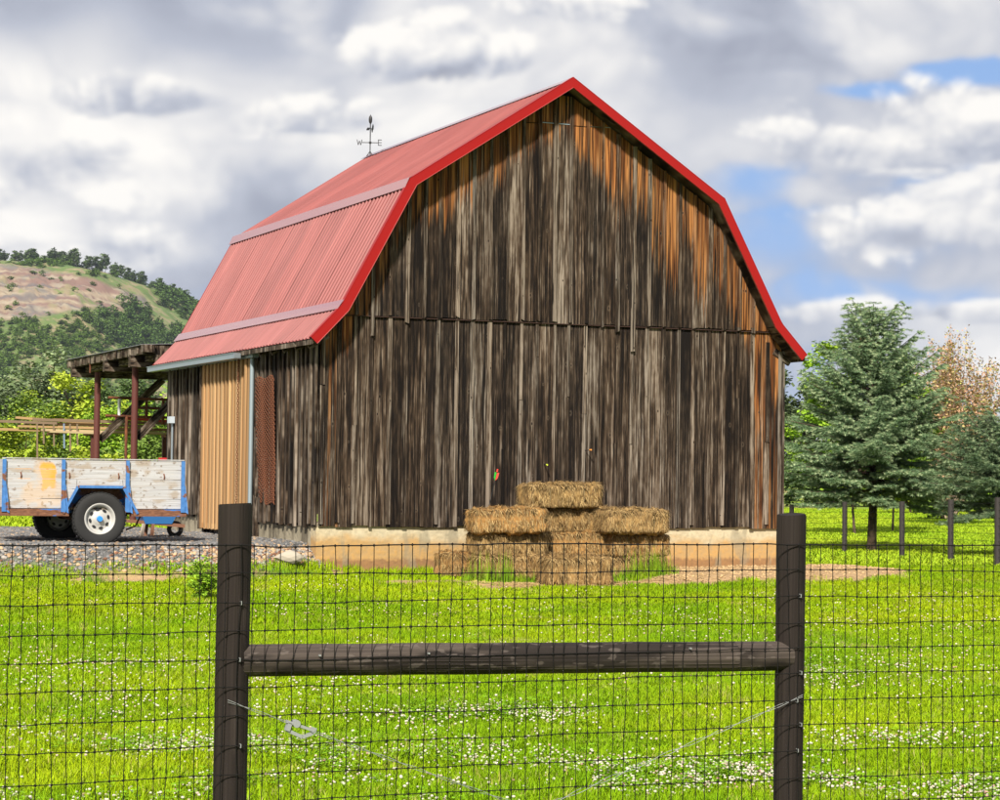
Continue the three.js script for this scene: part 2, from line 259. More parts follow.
const concTex = makeTex(1024, 256, (u, v) => {
  const x = u * 8, y = v * 0.9, n = fbm(x * 3, y * 6, 5), f = fbm(x * 26, y * 26, 3), edge = 0.50 + 0.13 * (fbm(x * 1.1 + 3, 2, 3) - 0.5) + 0.16 * (fbm(x * 5, y * 9, 4) - 0.5);
  let c = mix3([0.46, 0.38, 0.235], [0.58, 0.50, 0.335], n); c = mix3(c, [0.44, 0.255, 0.085], ss(edge + 0.07, edge - 0.09, y) * (0.72 + 0.35 * f));
  c = mix3(c, [0.24, 0.12, 0.05], ss(0.24, 0.18, y + 0.06 * (f - 0.5)) * 0.8); c = mix3(c, [0.24, 0.21, 0.14], ss(0.58, 0.72, fbm(x * 7, y * 2, 4)) * 0.55); { const g = 0.82 + 0.36 * f; c = [c[0] * g, c[1] * g, c[2] * g]; }
  const cr = Math.abs(vn(x * 1.2 + fbm(x * 5, y * 5, 3), y * 2.4) - 0.5) < 0.006 ? 0.0 : 0; c = mix3(c, [0.13, 0.1, 0.06], cr); return [...c, f * 0.6 + n * 0.4 - cr];
}, true);
M.conc = new THREE.MeshStandardMaterial({ map: concTex.map, bumpMap: concTex.bump, bumpScale: 0.008, roughness: 0.92, side: THREE.DoubleSide });
const sideConcTex = makeTex(512, 256, (u, v) => { const x = u * 4, y = v * 0.9, n = fbm(x * 3 + 8, y * 5, 5), f = fbm(x * 22, y * 22, 3), s = ss(0.45, 0.62, fbm(x * 9, y * 1.2, 4)); let c = mix3([0.22, 0.185, 0.12], [0.46, 0.40, 0.28], n); c = mix3(c, [0.085, 0.066, 0.04], s * 0.75); c = mix3(c, [0.36, 0.2, 0.06], ss(0.66, 0.8, n) * 0.6); return [...c, f]; });
M.sideConc = new THREE.MeshStandardMaterial({ map: sideConcTex.map, bumpMap: sideConcTex.bump, bumpScale: 0.008, roughness: 0.95, side: THREE.DoubleSide });
M.galv = new THREE.MeshStandardMaterial({ color: lin(0.42, 0.47, 0.5), roughness: 0.38, metalness: 0.75, side: THREE.DoubleSide });
M.galvDull = std(0.30, 0.36, 0.38, 0.6, { metalness: 0.35 });
const rustTex = makeTex(256, 256, (u, v) => { const n = fbm(u * 8, v * 8, 5), f = fbm(u * 40, v * 40, 2); return [...mix3([0.06, 0.018, 0.010], [0.26, 0.085, 0.03], clamp(n * 1.4 - 0.2 + (f - 0.5) * 0.5)), f]; });
M.rust = new THREE.MeshStandardMaterial({ map: rustTex.map, bumpMap: rustTex.bump, bumpScale: 0.002, roughness: 0.9, side: THREE.DoubleSide });
M.rustDark = std(0.045, 0.02, 0.013, 0.9);
M.rustRed = std(0.105, 0.026, 0.018, 0.7);
M.wire = new THREE.MeshPhysicalMaterial({ color: lin(0.010, 0.009, 0.008), roughness: 0.8, specularIntensity: 0.3, side: THREE.DoubleSide });
M.wireGrey = std(0.33, 0.34, 0.33, 0.5, { metalness: 0.3 });
M.black = std(0.012, 0.012, 0.013, 0.8);
M.dark = std(0.02, 0.018, 0.016, 0.9);

// ---------------------------------------------------------------- ground
const lineSet = (dense0, dense1, step, far0, far1) => { const a = []; for (let v = dense0; v <= dense1 + 1e-6; v += step) a.push(v); let s = step, v = dense1; while (v < far1) { s *= 1.32; v += s; a.push(Math.min(v, far1)); } s = step; v = dense0; while (v > far0) { s *= 1.32; v -= s; a.unshift(Math.max(v, far0)); } return a; };
{
  const xs = lineSet(-11, 12, 0.2, -3500, 3500), zs = lineSet(-48, -9, 0.2, -4500, 300), P = [], C = [], U = [], I = [];
  for (const z of zs) for (const x of xs) {
    P.push(x, H(x, z), z); U.push(x / 2.2, z / 2.2);
    const g = gravelMask(x, z), d = dirtMask(x, z), n = fbm(x * 0.5, z * 0.5, 3), D = -z;
    let c = mix3([0.16, 0.26, 0.010], [0.26, 0.35, 0.014], n); c = mix3(c, [0.24, 0.36, 0.014], ss(36, 60, D));
    c = mix3(c, [0.48, 0.31, 0.15], d); c = mix3(c, [0.15, 0.145, 0.138], g);
    C.push(...c);
  }
  const nx = xs.length; for (let j = 0; j < zs.length - 1; j++) for (let i = 0; i < nx - 1; i++) { const a = j * nx + i; I.push(a, a + nx, a + 1, a + 1, a + nx, a + nx + 1); }
  const g = new THREE.BufferGeometry(); g.setAttribute('position', new THREE.Float32BufferAttribute(P, 3)); g.setAttribute('color', new THREE.Float32BufferAttribute(C, 3)); g.setAttribute('uv', new THREE.Float32BufferAttribute(U, 2)); g.setIndex(I); g.computeVertexNormals();
  const gt = makeTex(1024, 1024, (u, v) => { const a = u * 6.2832, b = v * 6.2832, q = (s) => vn3(Math.cos(a) * s + 50, Math.sin(a) * s + Math.cos(b) * s * 1.3 + 80, Math.sin(b) * s + 20); const n = 0.4 * q(9) + 0.35 * q(28) + 0.25 * q(70), k = clamp(0.55 + 0.75 * n + 0.35 * (h2((u * 1024) | 0, (v * 1024) | 0) - 0.5)); return [k, k, k, n]; });
  const m = solo('ground', g, new THREE.MeshStandardMaterial({ map: gt.map, bumpMap: gt.bump, bumpScale: 0.03, vertexColors: true, roughness: 0.97, side: THREE.DoubleSide }), 'mown green lawn and field with bare earth and a gravel bank', 'ground', 'structure');
  m.name = 'ground';
}
// scatter helper: one InstancedMesh of a kind
const dummy = new THREE.Object3D();
function scatter(name, geo, mat, list, label, category) {
  const m = new THREE.InstancedMesh(geo, mat, list.length); const c = new THREE.Color();
  list.forEach((q, i) => { dummy.position.set(q.x, q.y, q.z); dummy.rotation.set(q.tx || 0, q.r || 0, q.tz || 0); dummy.scale.set(q.s, q.sy ?? q.s, q.s); dummy.updateMatrix(); m.setMatrixAt(i, dummy.matrix); m.setColorAt(i, c.setRGB(...q.c)); });
  m.name = name; shadows(m); scene.add(m); tag(m, label, category, null, 'stuff'); return m;
}
function tuftGeo(n, spread, h0, h1, w, lean) {
  const g = new GB();
  for (let i = 0; i < n; i++) {
    const a = rnd() * 6.283, r = Math.sqrt(rnd()) * spread, x = Math.cos(a) * r, z = Math.sin(a) * r, h = rr(h0, h1), la = rnd() * 6.283, l = rr(0.1, 1) * lean * h, fx = Math.cos(la), fz = Math.sin(la), wx = -fz * w / 2, wz = fx * w / 2, sh = rr(0.75, 1.15);
    g.col = [sh * rr(0.92, 1.1), sh, sh * rr(0.7, 1.1)];
    const b1 = [x - wx, -0.01, z - wz], b2 = [x + wx, -0.01, z + wz], m1 = [x - wx * .8 + fx * l * .35, h * .6, z - wz * .8 + fz * l * .35], m2 = [x + wx * .8 + fx * l * .35, h * .6, z + wz * .8 + fz * l * .35], t = [x + fx * l, h * rr(.88, 1), z + fz * l];
    g.quad(b1, b2, m2, m1); g.tri(m1, m2, t);
  }
  return g.geo();
}
const leafMat = (o = {}) => new THREE.MeshPhysicalMaterial({ vertexColors: true, roughness: 0.75, side: THREE.DoubleSide, specularIntensity: 0.35, ...o });
M.grass = leafMat({ roughness: 0.7, specularIntensity: 0.12 });
seed(101);
const inBarn = (lx, lz) => lx > -0.06 && lx < 7.25 && lz < 0.05 && lz > -8.4;
const flowerPatch = (x, z) => { let f = ss(0.54, 0.74, fbm(x * 0.7 + 31, z * 0.5 + 4, 4)) * 0.55 + ss(0.52, 0.62, fbm(x * 2.1 + 8, z * 1.3, 3)) * ss(17, 12.5, -z) * 0.9; for (const [px, pz, rx, rz] of [[0.15, -16, 1.0, 0.5], [-0.8, -13.7, 1.4, 0.6], [-2.2, -14, 0.9, 0.9], [2.5, -14.6, 0.8, 0.6], [1.3, -12.7, 0.9, 0.5], [0.5, -13.2, 0.8, 0.5], [3.1, -19.5, 1.2, 1.4], [-3, -20, 1.3, 2], [-0.9, -12.4, 0.9, .3]]) f += Math.exp(-Math.pow((x - px) / rx, 2) - Math.pow((z - pz) / rz, 2)) * 0.9; return f; };
{
  const tall = tuftGeo(18, 0.075, 0.04, 0.098, 0.0055, 0.75), lists = [[], [], []];
  const geos = [tall, tuftGeo(16, 0.085, 0.035, 0.085, 0.007, 0.9), tuftGeo(20, 0.11, 0.04, 0.10, 0.012, 0.8)];
  const colour = (x, z) => { const n = fbm(x * 0.45 + 3, z * 0.45, 3), n2 = vn(x * 2.3, z * 2.3), fl = clamp(flowerPatch(x, z) - 0.5); let c = mix3([0.195, 0.335, 0.005], [0.315, 0.425, 0.008], clamp((n - .5) * 2.4 + .45)); c = mix3(c, [0.15, 0.31, 0.006], clamp(0.42 * ss(0.55, 0.8, n2) + 0.12 * fl)); if (rnd() < 0.05) c = mix3(c, [0.42, 0.36, 0.13], 0.7); const k = rr(0.82, 1.15); return [c[0] * k, c[1] * k, c[2] * k]; };
  for (let D = 6.5; D < 36; ) {
    const dens = D < 10.4 ? 260 : D < 17 ? 520 : D < 24 ? 300 : 200, step = 0.25, half = 0.25 * D + 2.6, N = Math.round(2 * half * step * dens);
    for (let i = 0; i < N; i++) {
      const x = rr(-half, half), z = -(D + rnd() * step), [lx, lz] = toLocal(x, z); if (inBarn(lx, lz)) continue;
      const bare = Math.max(gravelMask(x, z) * 1.2, dirtMask(x, z)); if (rnd() < bare * 1.05 - 0.03) continue;
      const hg = 0.45 + 0.55 * ss(.25, .8, fbm(x * 1.1 + 5, z * 1.1, 4)) + (lz > 0.02 && lz < 0.35 && lx > 0 && lx < 7.2 ? 0.9 * rnd() : 0), far = D > 24 ? 2 : rnd() < 0.6 ? 0 : 1;
      lists[far].push({ x, y: H(x, z), z, r: rnd() * 6.283, s: rr(0.8, 1.2), sy: hg * rr(0.75, 1.2), c: colour(x, z) });
    }
    D += step;
  }
  scatter('lawn_grass', geos[0], M.grass, lists[0], 'short bright green lawn grass nearest the mesh fence', 'grass');
  scatter('lawn_grass_001', geos[1], M.grass, lists[1], 'lower mown blades among the near lawn', 'grass');
  scatter('lawn_grass_002', geos[2], M.grass, lists[2], 'bright lawn grass running up to the barn', 'grass');
  const fg = tuftGeo(22, 0.3, 0.08, 0.26, 0.022, 0.7), fl = [];
  for (let D = 36; D < 110; ) {
    const step = 0.6, left = [-0.27 * D - 4, -0.11 * D], right = [0.09 * D, 0.27 * D + 4], dens = D < 55 ? 36 : 14;
    for (const [a, b] of [left, right]) for (let i = 0; i < (b - a) * step * dens; i++) { const x = rr(a, b), z = -(D + rnd() * step), [lx, lz] = toLocal(x, z); if (inBarn(lx, lz) || rnd() < gravelMask(x, z) || rnd() < dirtMask(x, z) * 0.9) continue; const n = fbm(x * 0.25, z * 0.12, 3), c = mix3([0.24, 0.39, 0.016], [0.38, 0.48, 0.028], n), k = rr(0.85, 1.15); fl.push({ x, y: H(x, z), z, r: rnd() * 6.283, s: rr(0.8, 1.3), sy: rr(0.2, 0.5), c: c.map((q) => q * k) }); }
    D += step;
  }
  scatter('field_grass', fg, M.grass, fl, 'longer green grass of the field behind the barn', 'grass');
  // clover
  { const lf = new GB(); for (let i = 0; i < 7; i++) { const a = rnd() * 6.28, r = Math.sqrt(rnd()) * .05, x = Math.cos(a) * r, z = Math.sin(a) * r, h = rr(.03, .07); for (let k = 0; k < 3; k++) { const e = a + k * 2.094, c = Math.cos(e), q = Math.sin(e), w = .011; lf.col = [rr(.85, 1.1), rr(.9, 1.1), 1]; lf.quad([x, h, z], [x + c * w - q * w * .6, h + rr(0, .006), z + q * w + c * w * .6], [x + c * w * 1.9, h + rr(-.004, .004), z + q * w * 1.9], [x + c * w + q * w * .6, h + rr(0, .006), z + q * w - c * w * .6]); } }
    const L = []; for (let i = 0; i < 60000; i++) { const D = 10.5 + 13 * rnd(), half = 0.235 * D + .6, x = rr(-half, half), z = -D, f = flowerPatch(x, z); if (rnd() > (f - .5) * .25) continue; const k = rr(.7, 1.2); L.push({ x, y: H(x, z), z, r: rnd() * 6, s: rr(.8, 1.4), c: [.20 * k, .35 * k, .015 * k] }); }
    scatter('clover_leaves', lf.geo(), M.grass, L, 'darker clover leaves in patches of the lawn', 'clover'); }
  const ball = new THREE.IcosahedronGeometry(0.0082, 1); { const p = ball.attributes.position; for (let i = 0; i < p.count; i++) { const k = 0.85 + 0.3 * vn3(p.getX(i) * 300, p.getY(i) * 300, p.getZ(i) * 300); p.setXYZ(i, p.getX(i) * k, p.getY(i) * 0.8 * k, p.getZ(i) * k); } }
  const fl2 = []; for (let i = 0; i < 3200; i++) { const D = 12 + 18 * Math.sqrt(rnd()), half = 0.235 * D + .5, x = rr(-half, half), z = -D; if (fbm(x * .8 + 60, z * .6, 3) < .46 || dirtMask(x, z) > .4 || gravelMask(x, z) > .1) continue; fl2.push({ x, y: H(x, z) + rr(.03, .08), z, r: rnd() * 6, s: rr(.7, 1.35), c: rnd() < .6 ? [.66, .58, .44] : [.55, .40, .28] }); }
  for (let i = 0; i < 130000; i++) { const D = 10.5 + 19 * Math.pow(rnd(), 1.1), half = 0.235 * D + 0.6, x = rr(-half, half), z = -D, f = flowerPatch(x, z) * (D > 20 ? 0.35 : 0.62); if (rnd() > f * f * 0.68) continue; if (dirtMask(x, z) > 0.4 || gravelMask(x, z) > 0.1) continue; const w = rnd(); fl2.push({ x, y: H(x, z) + rr(0.03, 0.065), z, r: rnd() * 6, s: rr(0.65, 1.25), c: w < 0.75 ? [0.60, 0.55, 0.43] : w < 0.94 ? [0.52, 0.40, 0.30] : [0.45, 0.25, 0.2] }); }
  scatter('clover_flowers', ball, std(1, 1, 1, 0.8), fl2, 'small white clover heads dotted over the lawn', 'flowers');
  // gravel and stones
  const stone = new THREE.IcosahedronGeometry(1, 1); { const p = stone.attributes.position; for (let i = 0; i < p.count; i++) { const k = 0.72 + 0.5 * vn3(p.getX(i) * 1.4 + 9, p.getY(i) * 1.4 + 5, p.getZ(i) * 1.4); p.setXYZ(i, p.getX(i) * k * 1.15, p.getY(i) * k * 0.7, p.getZ(i) * k); } stone.computeVertexNormals(); }
  const gr = [], tan = [];
  for (let i = 0; i < 60000; i++) { const lx = rr(-6.5, 0.1), lz = rr(-9, 0.8), [x, z] = toWorld(lx, lz); if (rnd() > gravelMask(x, z) * (lz > -3 ? 1 : 0.5)) continue; const k = rr(0.5, 1.5), b = rnd(); gr.push({ x, y: H(x, z) + 0.004, z, r: rnd() * 6, tx: rnd(), s: rr(0.010, 0.023) * (rnd() < 0.1 ? 1.5 : 1), c: b < 0.12 ? [0.34 * k, 0.24 * k, 0.15 * k] : [0.145 * k, 0.14 * k, 0.134 * k] }); }
  for (let i = 0; i < 9000; i++) { const lx = rr(-5.2, 0.25), lz = rr(-0.55, 0.85) - Math.max(0, lx + 1) * 0.35, [x, z] = toWorld(lx, lz), p = padMask(lx, lz); if (rnd() > ss(0.12, 0.4, p) * ss(1.0, 0.7, p) * (0.25 + 0.75 * ss(-2.8, -1, lx))) continue; const k = rr(0.6, 1.3), b = rnd(); tan.push({ x, y: H(x, z) + 0.008, z, r: rnd() * 6, tx: rnd() * 0.6, s: rr(0.010, 0.034), c: b < 0.5 ? [0.44 * k, 0.29 * k, 0.16 * k] : b < 0.85 ? [0.30 * k, 0.27 * k, 0.23 * k] : [0.2 * k, 0.09 * k, 0.05 * k] }); }
  const sm = std(1, 1, 1, 0.95);
  scatter('gravel', stone, sm, gr, 'grey gravel of the yard under the trailer', 'gravel'); scatter('bank_stones', stone, sm, tan, 'tan stones spilling down the edge of the gravel', 'stones');
  const clod = []; for (let i = 0; i < 2600; i++) { const lx = rr(4.2, 9), lz = rr(-0.3, 2.1), [x, z] = toWorld(lx, lz); if (inBarn(lx, lz) || rnd() > dirtMask(x, z)) continue; const k = rr(0.6, 1.25); clod.push({ x, y: H(x, z) + 0.003, z, r: rnd() * 6, s: rr(0.006, 0.022), c: [0.46 * k, 0.31 * k, 0.15 * k] }); }
  scatter('earth_clods', stone, sm, clod, 'dry tan clods on the bare earth by the barn', 'earth');
  const bl = part('boulder', stone, std(0.40, 0.35, 0.27, 0.95), scene); bl.name = numbered('boulder'); bl.position.set(-2.78, 0.63, -30.72); bl.scale.set(0.17, 0.15, 0.13); tag(bl, 'rounded grey stone lying at the barn foundation corner', 'stone');
}

// ---------------------------------------------------------------- barn
{
  seed(202);
  const Y0 = 0.69, barn = thing('wooden_barn', 'weathered board and batten barn with red metal gambrel roof', 'barn', [BX, WB - Y0, BZ], TH);
  // a vertical board: along the wall from a0 to a1, proud of it from d0 to d1
  function vboard(place, a0, a1, yb0, yb1, yt0, yt1, d0, d1, u0, u1, tone) {
    const g = new GB(), P = place, lo = (d) => [P(a0, yb0, d), P(a1, yb1, d)], hi = (d) => [P(a0, yt0, d), P(a1, yt1, d)];
    const [A, B] = lo(d1), [D, C] = lo(d0), [E, F] = hi(d1), [Hh, G] = hi(d0), uv = (a, y) => [mix(u0, u1, (a - a0) / (a1 - a0)), (y + 0.1) / TEXH];
    g.col = tone; const V = [A, B, C, D, E, F, G, Hh], T = [uv(a0, yb0), uv(a1, yb1), uv(a1, yb1), uv(a0, yb0), uv(a0, yt0), uv(a1, yt1), uv(a1, yt1), uv(a0, yt0)];
    for (const q of [[0, 1, 5, 4], [1, 2, 6, 5], [2, 3, 7, 6], [3, 0, 4, 7], [4, 5, 6, 7], [3, 2, 1, 0]]) g.quad(...q.map((k) => V[k]), ...q.map((k) => T[k]));
    return g;
  }
  const front = (a, y, d) => [a, y + Y0, d], left = (a, y, d) => [-d, y + Y0, -a], right = (a, y, d) => [GW + d, y + Y0, -a], rear = (a, y, d) => [a, y + Y0, -8.1 - d];
  const tone = (s = 0.3) => { const k = 1 + (rnd() - 0.5) * s, w = (rnd() - 0.5) * 0.08; return [k * (1 + w), k, k * (1 - w)]; };
  const top = (x) => roofY(x) - 0.1;
  const gable = sub('gable_wall', barn);
  for (let i = 0; i < NB; i++) {
    const a0 = i * BWD + rr(0.002, 0.009), a1 = (i + 1) * BWD - rr(0.002, 0.009), j = rr(0, 0.007), yb = -0.03 + rr(-0.022, 0.012), cut = 2.86 + rr(-0.012, 0.012);
    part('board', vboard(front, a0, a1, yb, yb + rr(-0.008, 0.008), Math.min(cut + 0.05, top(a0)), Math.min(cut + 0.05, top(a1)), 0 + j, 0.024 + j, a0 / GW, a1 / GW, tone()), M.gable, gable);
    const t0 = top(a0), t1 = top(a1); if (Math.max(t0, t1) < cut + 0.05) continue;
    const split = a0 > 2.9 && a1 < 4.25 ? 5.68 + rr(-0.015, 0.015) : 0, k = rr(0, 0.007);
    part('board', vboard(front, a0, a1, Math.min(cut, t0 - 0.01), Math.min(cut, t1 - 0.01), split || t0, split || t1, 0.034 + k, 0.058 + k, a0 / GW, a1 / GW, tone()), M.gable, gable);
    if (split) part('board', vboard(front, a0, a1, split + 0.012, split + 0.012, t0, t1, 0.04 + k, 0.066 + k, a0 / GW, a1 / GW, tone()), M.gable, gable);
  }
  for (let i = 0; i <= NB; i++) {
    if (h2(i * 3, 41) < 0.06) continue;
    const x = clamp(i * BWD, 0.035, GW - 0.035) + (i && i < NB ? rr(-0.012, 0.012) : 0), w = rr(0.021, 0.034), drop = h2(i, 8) < 0.26 ? rr(0.03, 0.5) : -rr(0.0, 0.01), cut = 2.86 - drop, t = top(x), u0 = (i % 32 + 0.04) / 32, u1 = (i % 32 + 0.96) / 32, lean = rr(-0.006, 0.006);
    if (t > cut + 0.2) part('batten', vboard((a, y, d) => front(a + lean * (y - cut), y, d), x - w, x + w, cut + rr(-0.03, 0.03), cut, t, t, 0.068, 0.086 + rr(0, 0.008), u0, u1, tone(0.5)), M.batten, gable);
    const w2 = rr(0.020, 0.033), x2 = clamp(x + rr(-0.014, 0.014), 0.03, GW - 0.03), b = -0.03 + rr(-0.015, 0.05), sp = h2(i, 66) < 0.28 ? rr(1.0, 1.9) : 0, top2 = Math.min(cut - 0.006, t), v0 = ((i * 7 + 3) % 32 + 0.04) / 32, v1 = v0 + 0.92 / 32;
    if (sp && sp < top2 - 0.3) { part('batten', vboard(front, x2 - w2, x2 + w2, b, b, sp, sp + rr(-.02, .02), 0.032, 0.05, v0, v1, tone(0.5)), M.batten, gable); part('batten', vboard(front, x2 - w2 * .9 + .006, x2 + w2 * .9 + .006, sp + 0.006, sp + 0.006, top2, top2, 0.032, 0.052, v1, v0, tone(0.5)), M.batten, gable); }
    else part('batten', vboard(front, x2 - w2, x2 + w2, b, b, top2, top2, 0.032, 0.05 + rr(0, 0.006), v0, v1, tone(0.5)), M.batten, gable);
  }
  part('drip_strip', new GB().box(0.33, 7.1, 2.838 + Y0, 2.848 + Y0, 0.0, 0.0665), M.rustDark, gable);
  part('drip_strip', new GB().box(2.95, 4.3, 5.683 + Y0, 5.693 + Y0, 0.0, 0.0668), M.galvDull, gable);
  // side walls
  function wallRun(name, place, s0, s1, yb, yt, wMean, seedOff) {
    const w = sub(name, barn), n = Math.round((s1 - s0) / wMean), st = (s1 - s0) / n;
    for (let i = 0; i < n; i++) {
      const a0 = s0 + i * st + 0.003, a1 = a0 + st - 0.006, c = (i * 11 + seedOff) % NB, j = rr(0, 0.008), b = yb + rr(-0.03, 0.02);
      part('board', vboard(place, a0, a1, b, b, yt, yt, j, 0.024 + j, (c + 0.02) / NB, (c + 0.98) / NB, tone(0.4)), M.gable, w);
      const k = (i * 5 + seedOff) % 32, wd = rr(0.03, 0.048), off = a0 + rr(-0.012, 0.012), b2 = yb + rr(-0.04, 0.03);
      part('batten', vboard(place, off - wd, off + wd, b2, b2, yt, yt, 0.033, 0.055 + rr(0, 0.01), (k + 0.04) / 32, (k + 0.96) / 32, tone(0.5).map((q) => q * 1.15)), M.batten, w);
    }
    return w;
  }
  const sideWall = wallRun('side_wall', left, 0.0, 2.75, -0.02, 2.59, 0.215, 3); wallRun('side_wall', left, 5.66, 8.1, 0.0, 2.59, 0.215, 14);
  part('door_post', new GB().box(-0.06, 0.06, Y0 - 0.25, Y0 + 2.56, -2.93, -2.765), M.oldTimber, sideWall); part('door_post', new GB().box(-0.06, 0.06, Y0 - 0.25, Y0 + 2.56, -5.655, -5.55), M.oldTimber, sideWall);
  wallRun('far_side_wall', right, 0, 8.1, -0.02, 2.59, 0.45, 5);
  { const w = sub('rear_wall', barn); for (let i = 0; i < 15; i++) { const a0 = i * GW / 15 + 0.003, a1 = (i + 1) * GW / 15 - 0.003, c = (i * 7) % NB; part('board', vboard(rear, a0, a1, 0, 0, top(a0), top(a1), 0, 0.025, c / NB, (c + 1) / NB, tone()), M.gable, w); } }
  // foundation
  const uvC = (p) => [(p[0] - p[2]) / 8, p[1] / 0.9];
  const fnd = sub('foundation', barn);
  part('front_foundation', new GB().box(-0.006, GW + 0.01, -0.15, Y0 + 0.02, -0.25, -0.012, uvC), M.conc, fnd);
  part('side_foundation', new GB().box(0.006, 0.2, -0.1, Y0 + 0.02, -2.75, -0.252, (p) => [p[2] / 4, p[1] / 0.9]), M.sideConc, fnd);
  part('side_foundation', new GB().box(0.006, 0.2, -0.1, Y0 + 0.02, -8.1, -5.64, (p) => [p[2] / 4 + .3, p[1] / 0.9]), M.sideConc, fnd);
  part('far_side_foundation', new GB().box(GW - 0.2, GW + 0.008, -0.15, Y0 - 0.03, -8.1, -0.252, uvC), M.conc, fnd);
  part('ground_sill', new GB().box(0.03, 0.18, 0.3, Y0 - 0.14, -5.63, -2.76), M.oldTimber, fnd);
  // roof
  const roof = sub('roof', barn), ZF = 0.37, ZB = -8.32;
  function ribSheet(a, b, z0, z1, tn = 1, up = 0) {                                   // ribbed sheet, ribs run down the slope from a to b
    const g = new GB(), dx = b[0] - a[0], dy = b[1] - a[1], L = Math.hypot(dx, dy); let nx = -dy / L, ny = dx / L; if (ny < 0) { nx = -nx; ny = -ny; }
    const prof = [], pitch = 0.152; for (let z = z1; z < z0 - 0.01; z += pitch) prof.push([z, 0], [Math.min(z0, z + pitch * 0.62), 0], [Math.min(z0, z + pitch * 0.70), 0.022], [Math.min(z0, z + pitch * 0.86), 0.022], [Math.min(z0, z + pitch * 0.94), 0]); prof.push([z0, 0]);
    g.col = [tn, tn * (0.97 + 0.06 * tn), tn]; const P = (q, [z, h]) => [q[0] + nx * (h + up), q[1] + ny * (h + up) + Y0, z];
    for (let i = 0; i < prof.length - 1; i++) { if (prof[i + 1][0] - prof[i][0] < 1e-4) continue; const u = prof[i][0] / 3, u2 = prof[i + 1][0] / 3; g.quad(P(a, prof[i]), P(b, prof[i]), P(b, prof[i + 1]), P(a, prof[i + 1]), [u, 0], [u, L / 3], [u2, L / 3], [u2, 0]); }
    return g;
  }
  for (let i = 0; i < 6; i++) {
    const a = OUT[i], b = OUT[i + 1], inn = i < 3 ? 1 : -1;
    for (let k = 0, z = ZB; z < ZF - 0.02; k++, z += 0.912) { const sh = ribSheet(a, b, Math.min(ZF - 0.01, z + 0.911), z, 0.92 + 0.16 * h2(k + 3, i + 20), (k % 2) * 0.003); part('ribbed_sheet', sh, M.roof, roof); }
    const dx = b[0] - a[0], dy = b[1] - a[1], L = Math.hypot(dx, dy), nx = dy / L, ny = -dx / L, f = (q, t) => [q[0] + nx * t, q[1] + ny * t + Y0];
    const v = (z) => [f(a, 0.012), f(b, 0.012), f(b, 0.06), f(a, 0.06)].map((q) => [q[0], q[1], z]), F = v(ZF - 0.03), R = v(ZB + 0.02), g = new GB();
    g.quad(F[0], F[1], F[2], F[3]); g.quad(R[0], R[3], R[2], R[1]); for (let k = 0; k < 4; k++) g.quad(F[k], R[k], R[(k + 1) % 4], F[(k + 1) % 4], [0, 0], [0, 4], [.3, 4], [.3, 0]);
    part('sheathing', g, M.oldTimber, roof);
  }
  // flashings: a folded strip over each break, its edges standing on the ribs
  function flashing(i, w1, w2, z0 = ZF + 0.012, name = 'flashing') {
    const p = OUT[i], a = OUT[i - 1], b = OUT[i + 1], g = new GB(), lift = 0.042;
    const nrm = (q, r) => { const dx = r[0] - q[0], dy = r[1] - q[1], L = Math.hypot(dx, dy); return [[-dy / L, dx / L], [dx / L, dy / L]]; };
    const [n1, d1] = nrm(a, p), [n2, d2] = nrm(p, b), apex = [p[0] + (n1[0] + n2[0]) / 2 * lift * 1.1, p[1] + (n1[1] + n2[1]) / 2 * lift * 1.1];
    const e1 = [p[0] - d1[0] * w1 + n1[0] * lift * .8, p[1] - d1[1] * w1 + n1[1] * lift * .8], e2 = [p[0] + d2[0] * w2 + n2[0] * lift * .8, p[1] + d2[1] * w2 + n2[1] * lift * .8];
    const Q = (q, z, t = 0) => [q[0], q[1] + Y0 - t, z];
    for (const t of [0, 0.004]) { g.quad(Q(e1, z0, t), Q(apex, z0, t), Q(apex, ZB - .01, t), Q(e1, ZB - .01, t)); g.quad(Q(apex, z0, t), Q(e2, z0, t), Q(e2, ZB - .01, t), Q(apex, ZB - .01, t)); }
    for (const [z, k] of [[z0, 0]]) g.quad(Q(apex, z0, .002), Q(apex, ZB, .002), Q([p[0] - (n1[0] + n2[0]) * .004, p[1] - (n1[1] + n2[1]) * .004], ZB), Q([p[0] - (n1[0] + n2[0]) * .004, p[1] - (n1[1] + n2[1]) * .004], z0));
    part(name, g, M.flash, roof);
  }
  flashing(1, 0.08, 0.09); flashing(2, 0.145, 0.05); flashing(3, 0.14, 0.14, ZF + 0.012, 'ridge_cap'); flashing(4, 0.06, 0.2); flashing(5, 0.08, 0.09);
  // rake trim, front and rear: mitred pieces with a folded lip
  const inward = (i, t) => { const p = OUT[i], pr = OUT[i - 1], nx = OUT[i + 1]; const nn = (q, r) => { const dx = r[0] - q[0], dy = r[1] - q[1], L = Math.hypot(dx, dy); return [dy / L, -dx / L]; }; if (!pr) { const n = nn(p, nx); return [p[0] + n[0] * t, p[1] + n[1] * t]; } if (!nx) { const n = nn(pr, p); return [p[0] + n[0] * t, p[1] + n[1] * t]; } const a = nn(pr, p), b = nn(p, nx), m = [a[0] + b[0], a[1] + b[1]], l2 = m[0] * m[0] + m[1] * m[1]; return [p[0] + m[0] * 2 * t / l2, p[1] + m[1] * 2 * t / l2]; };
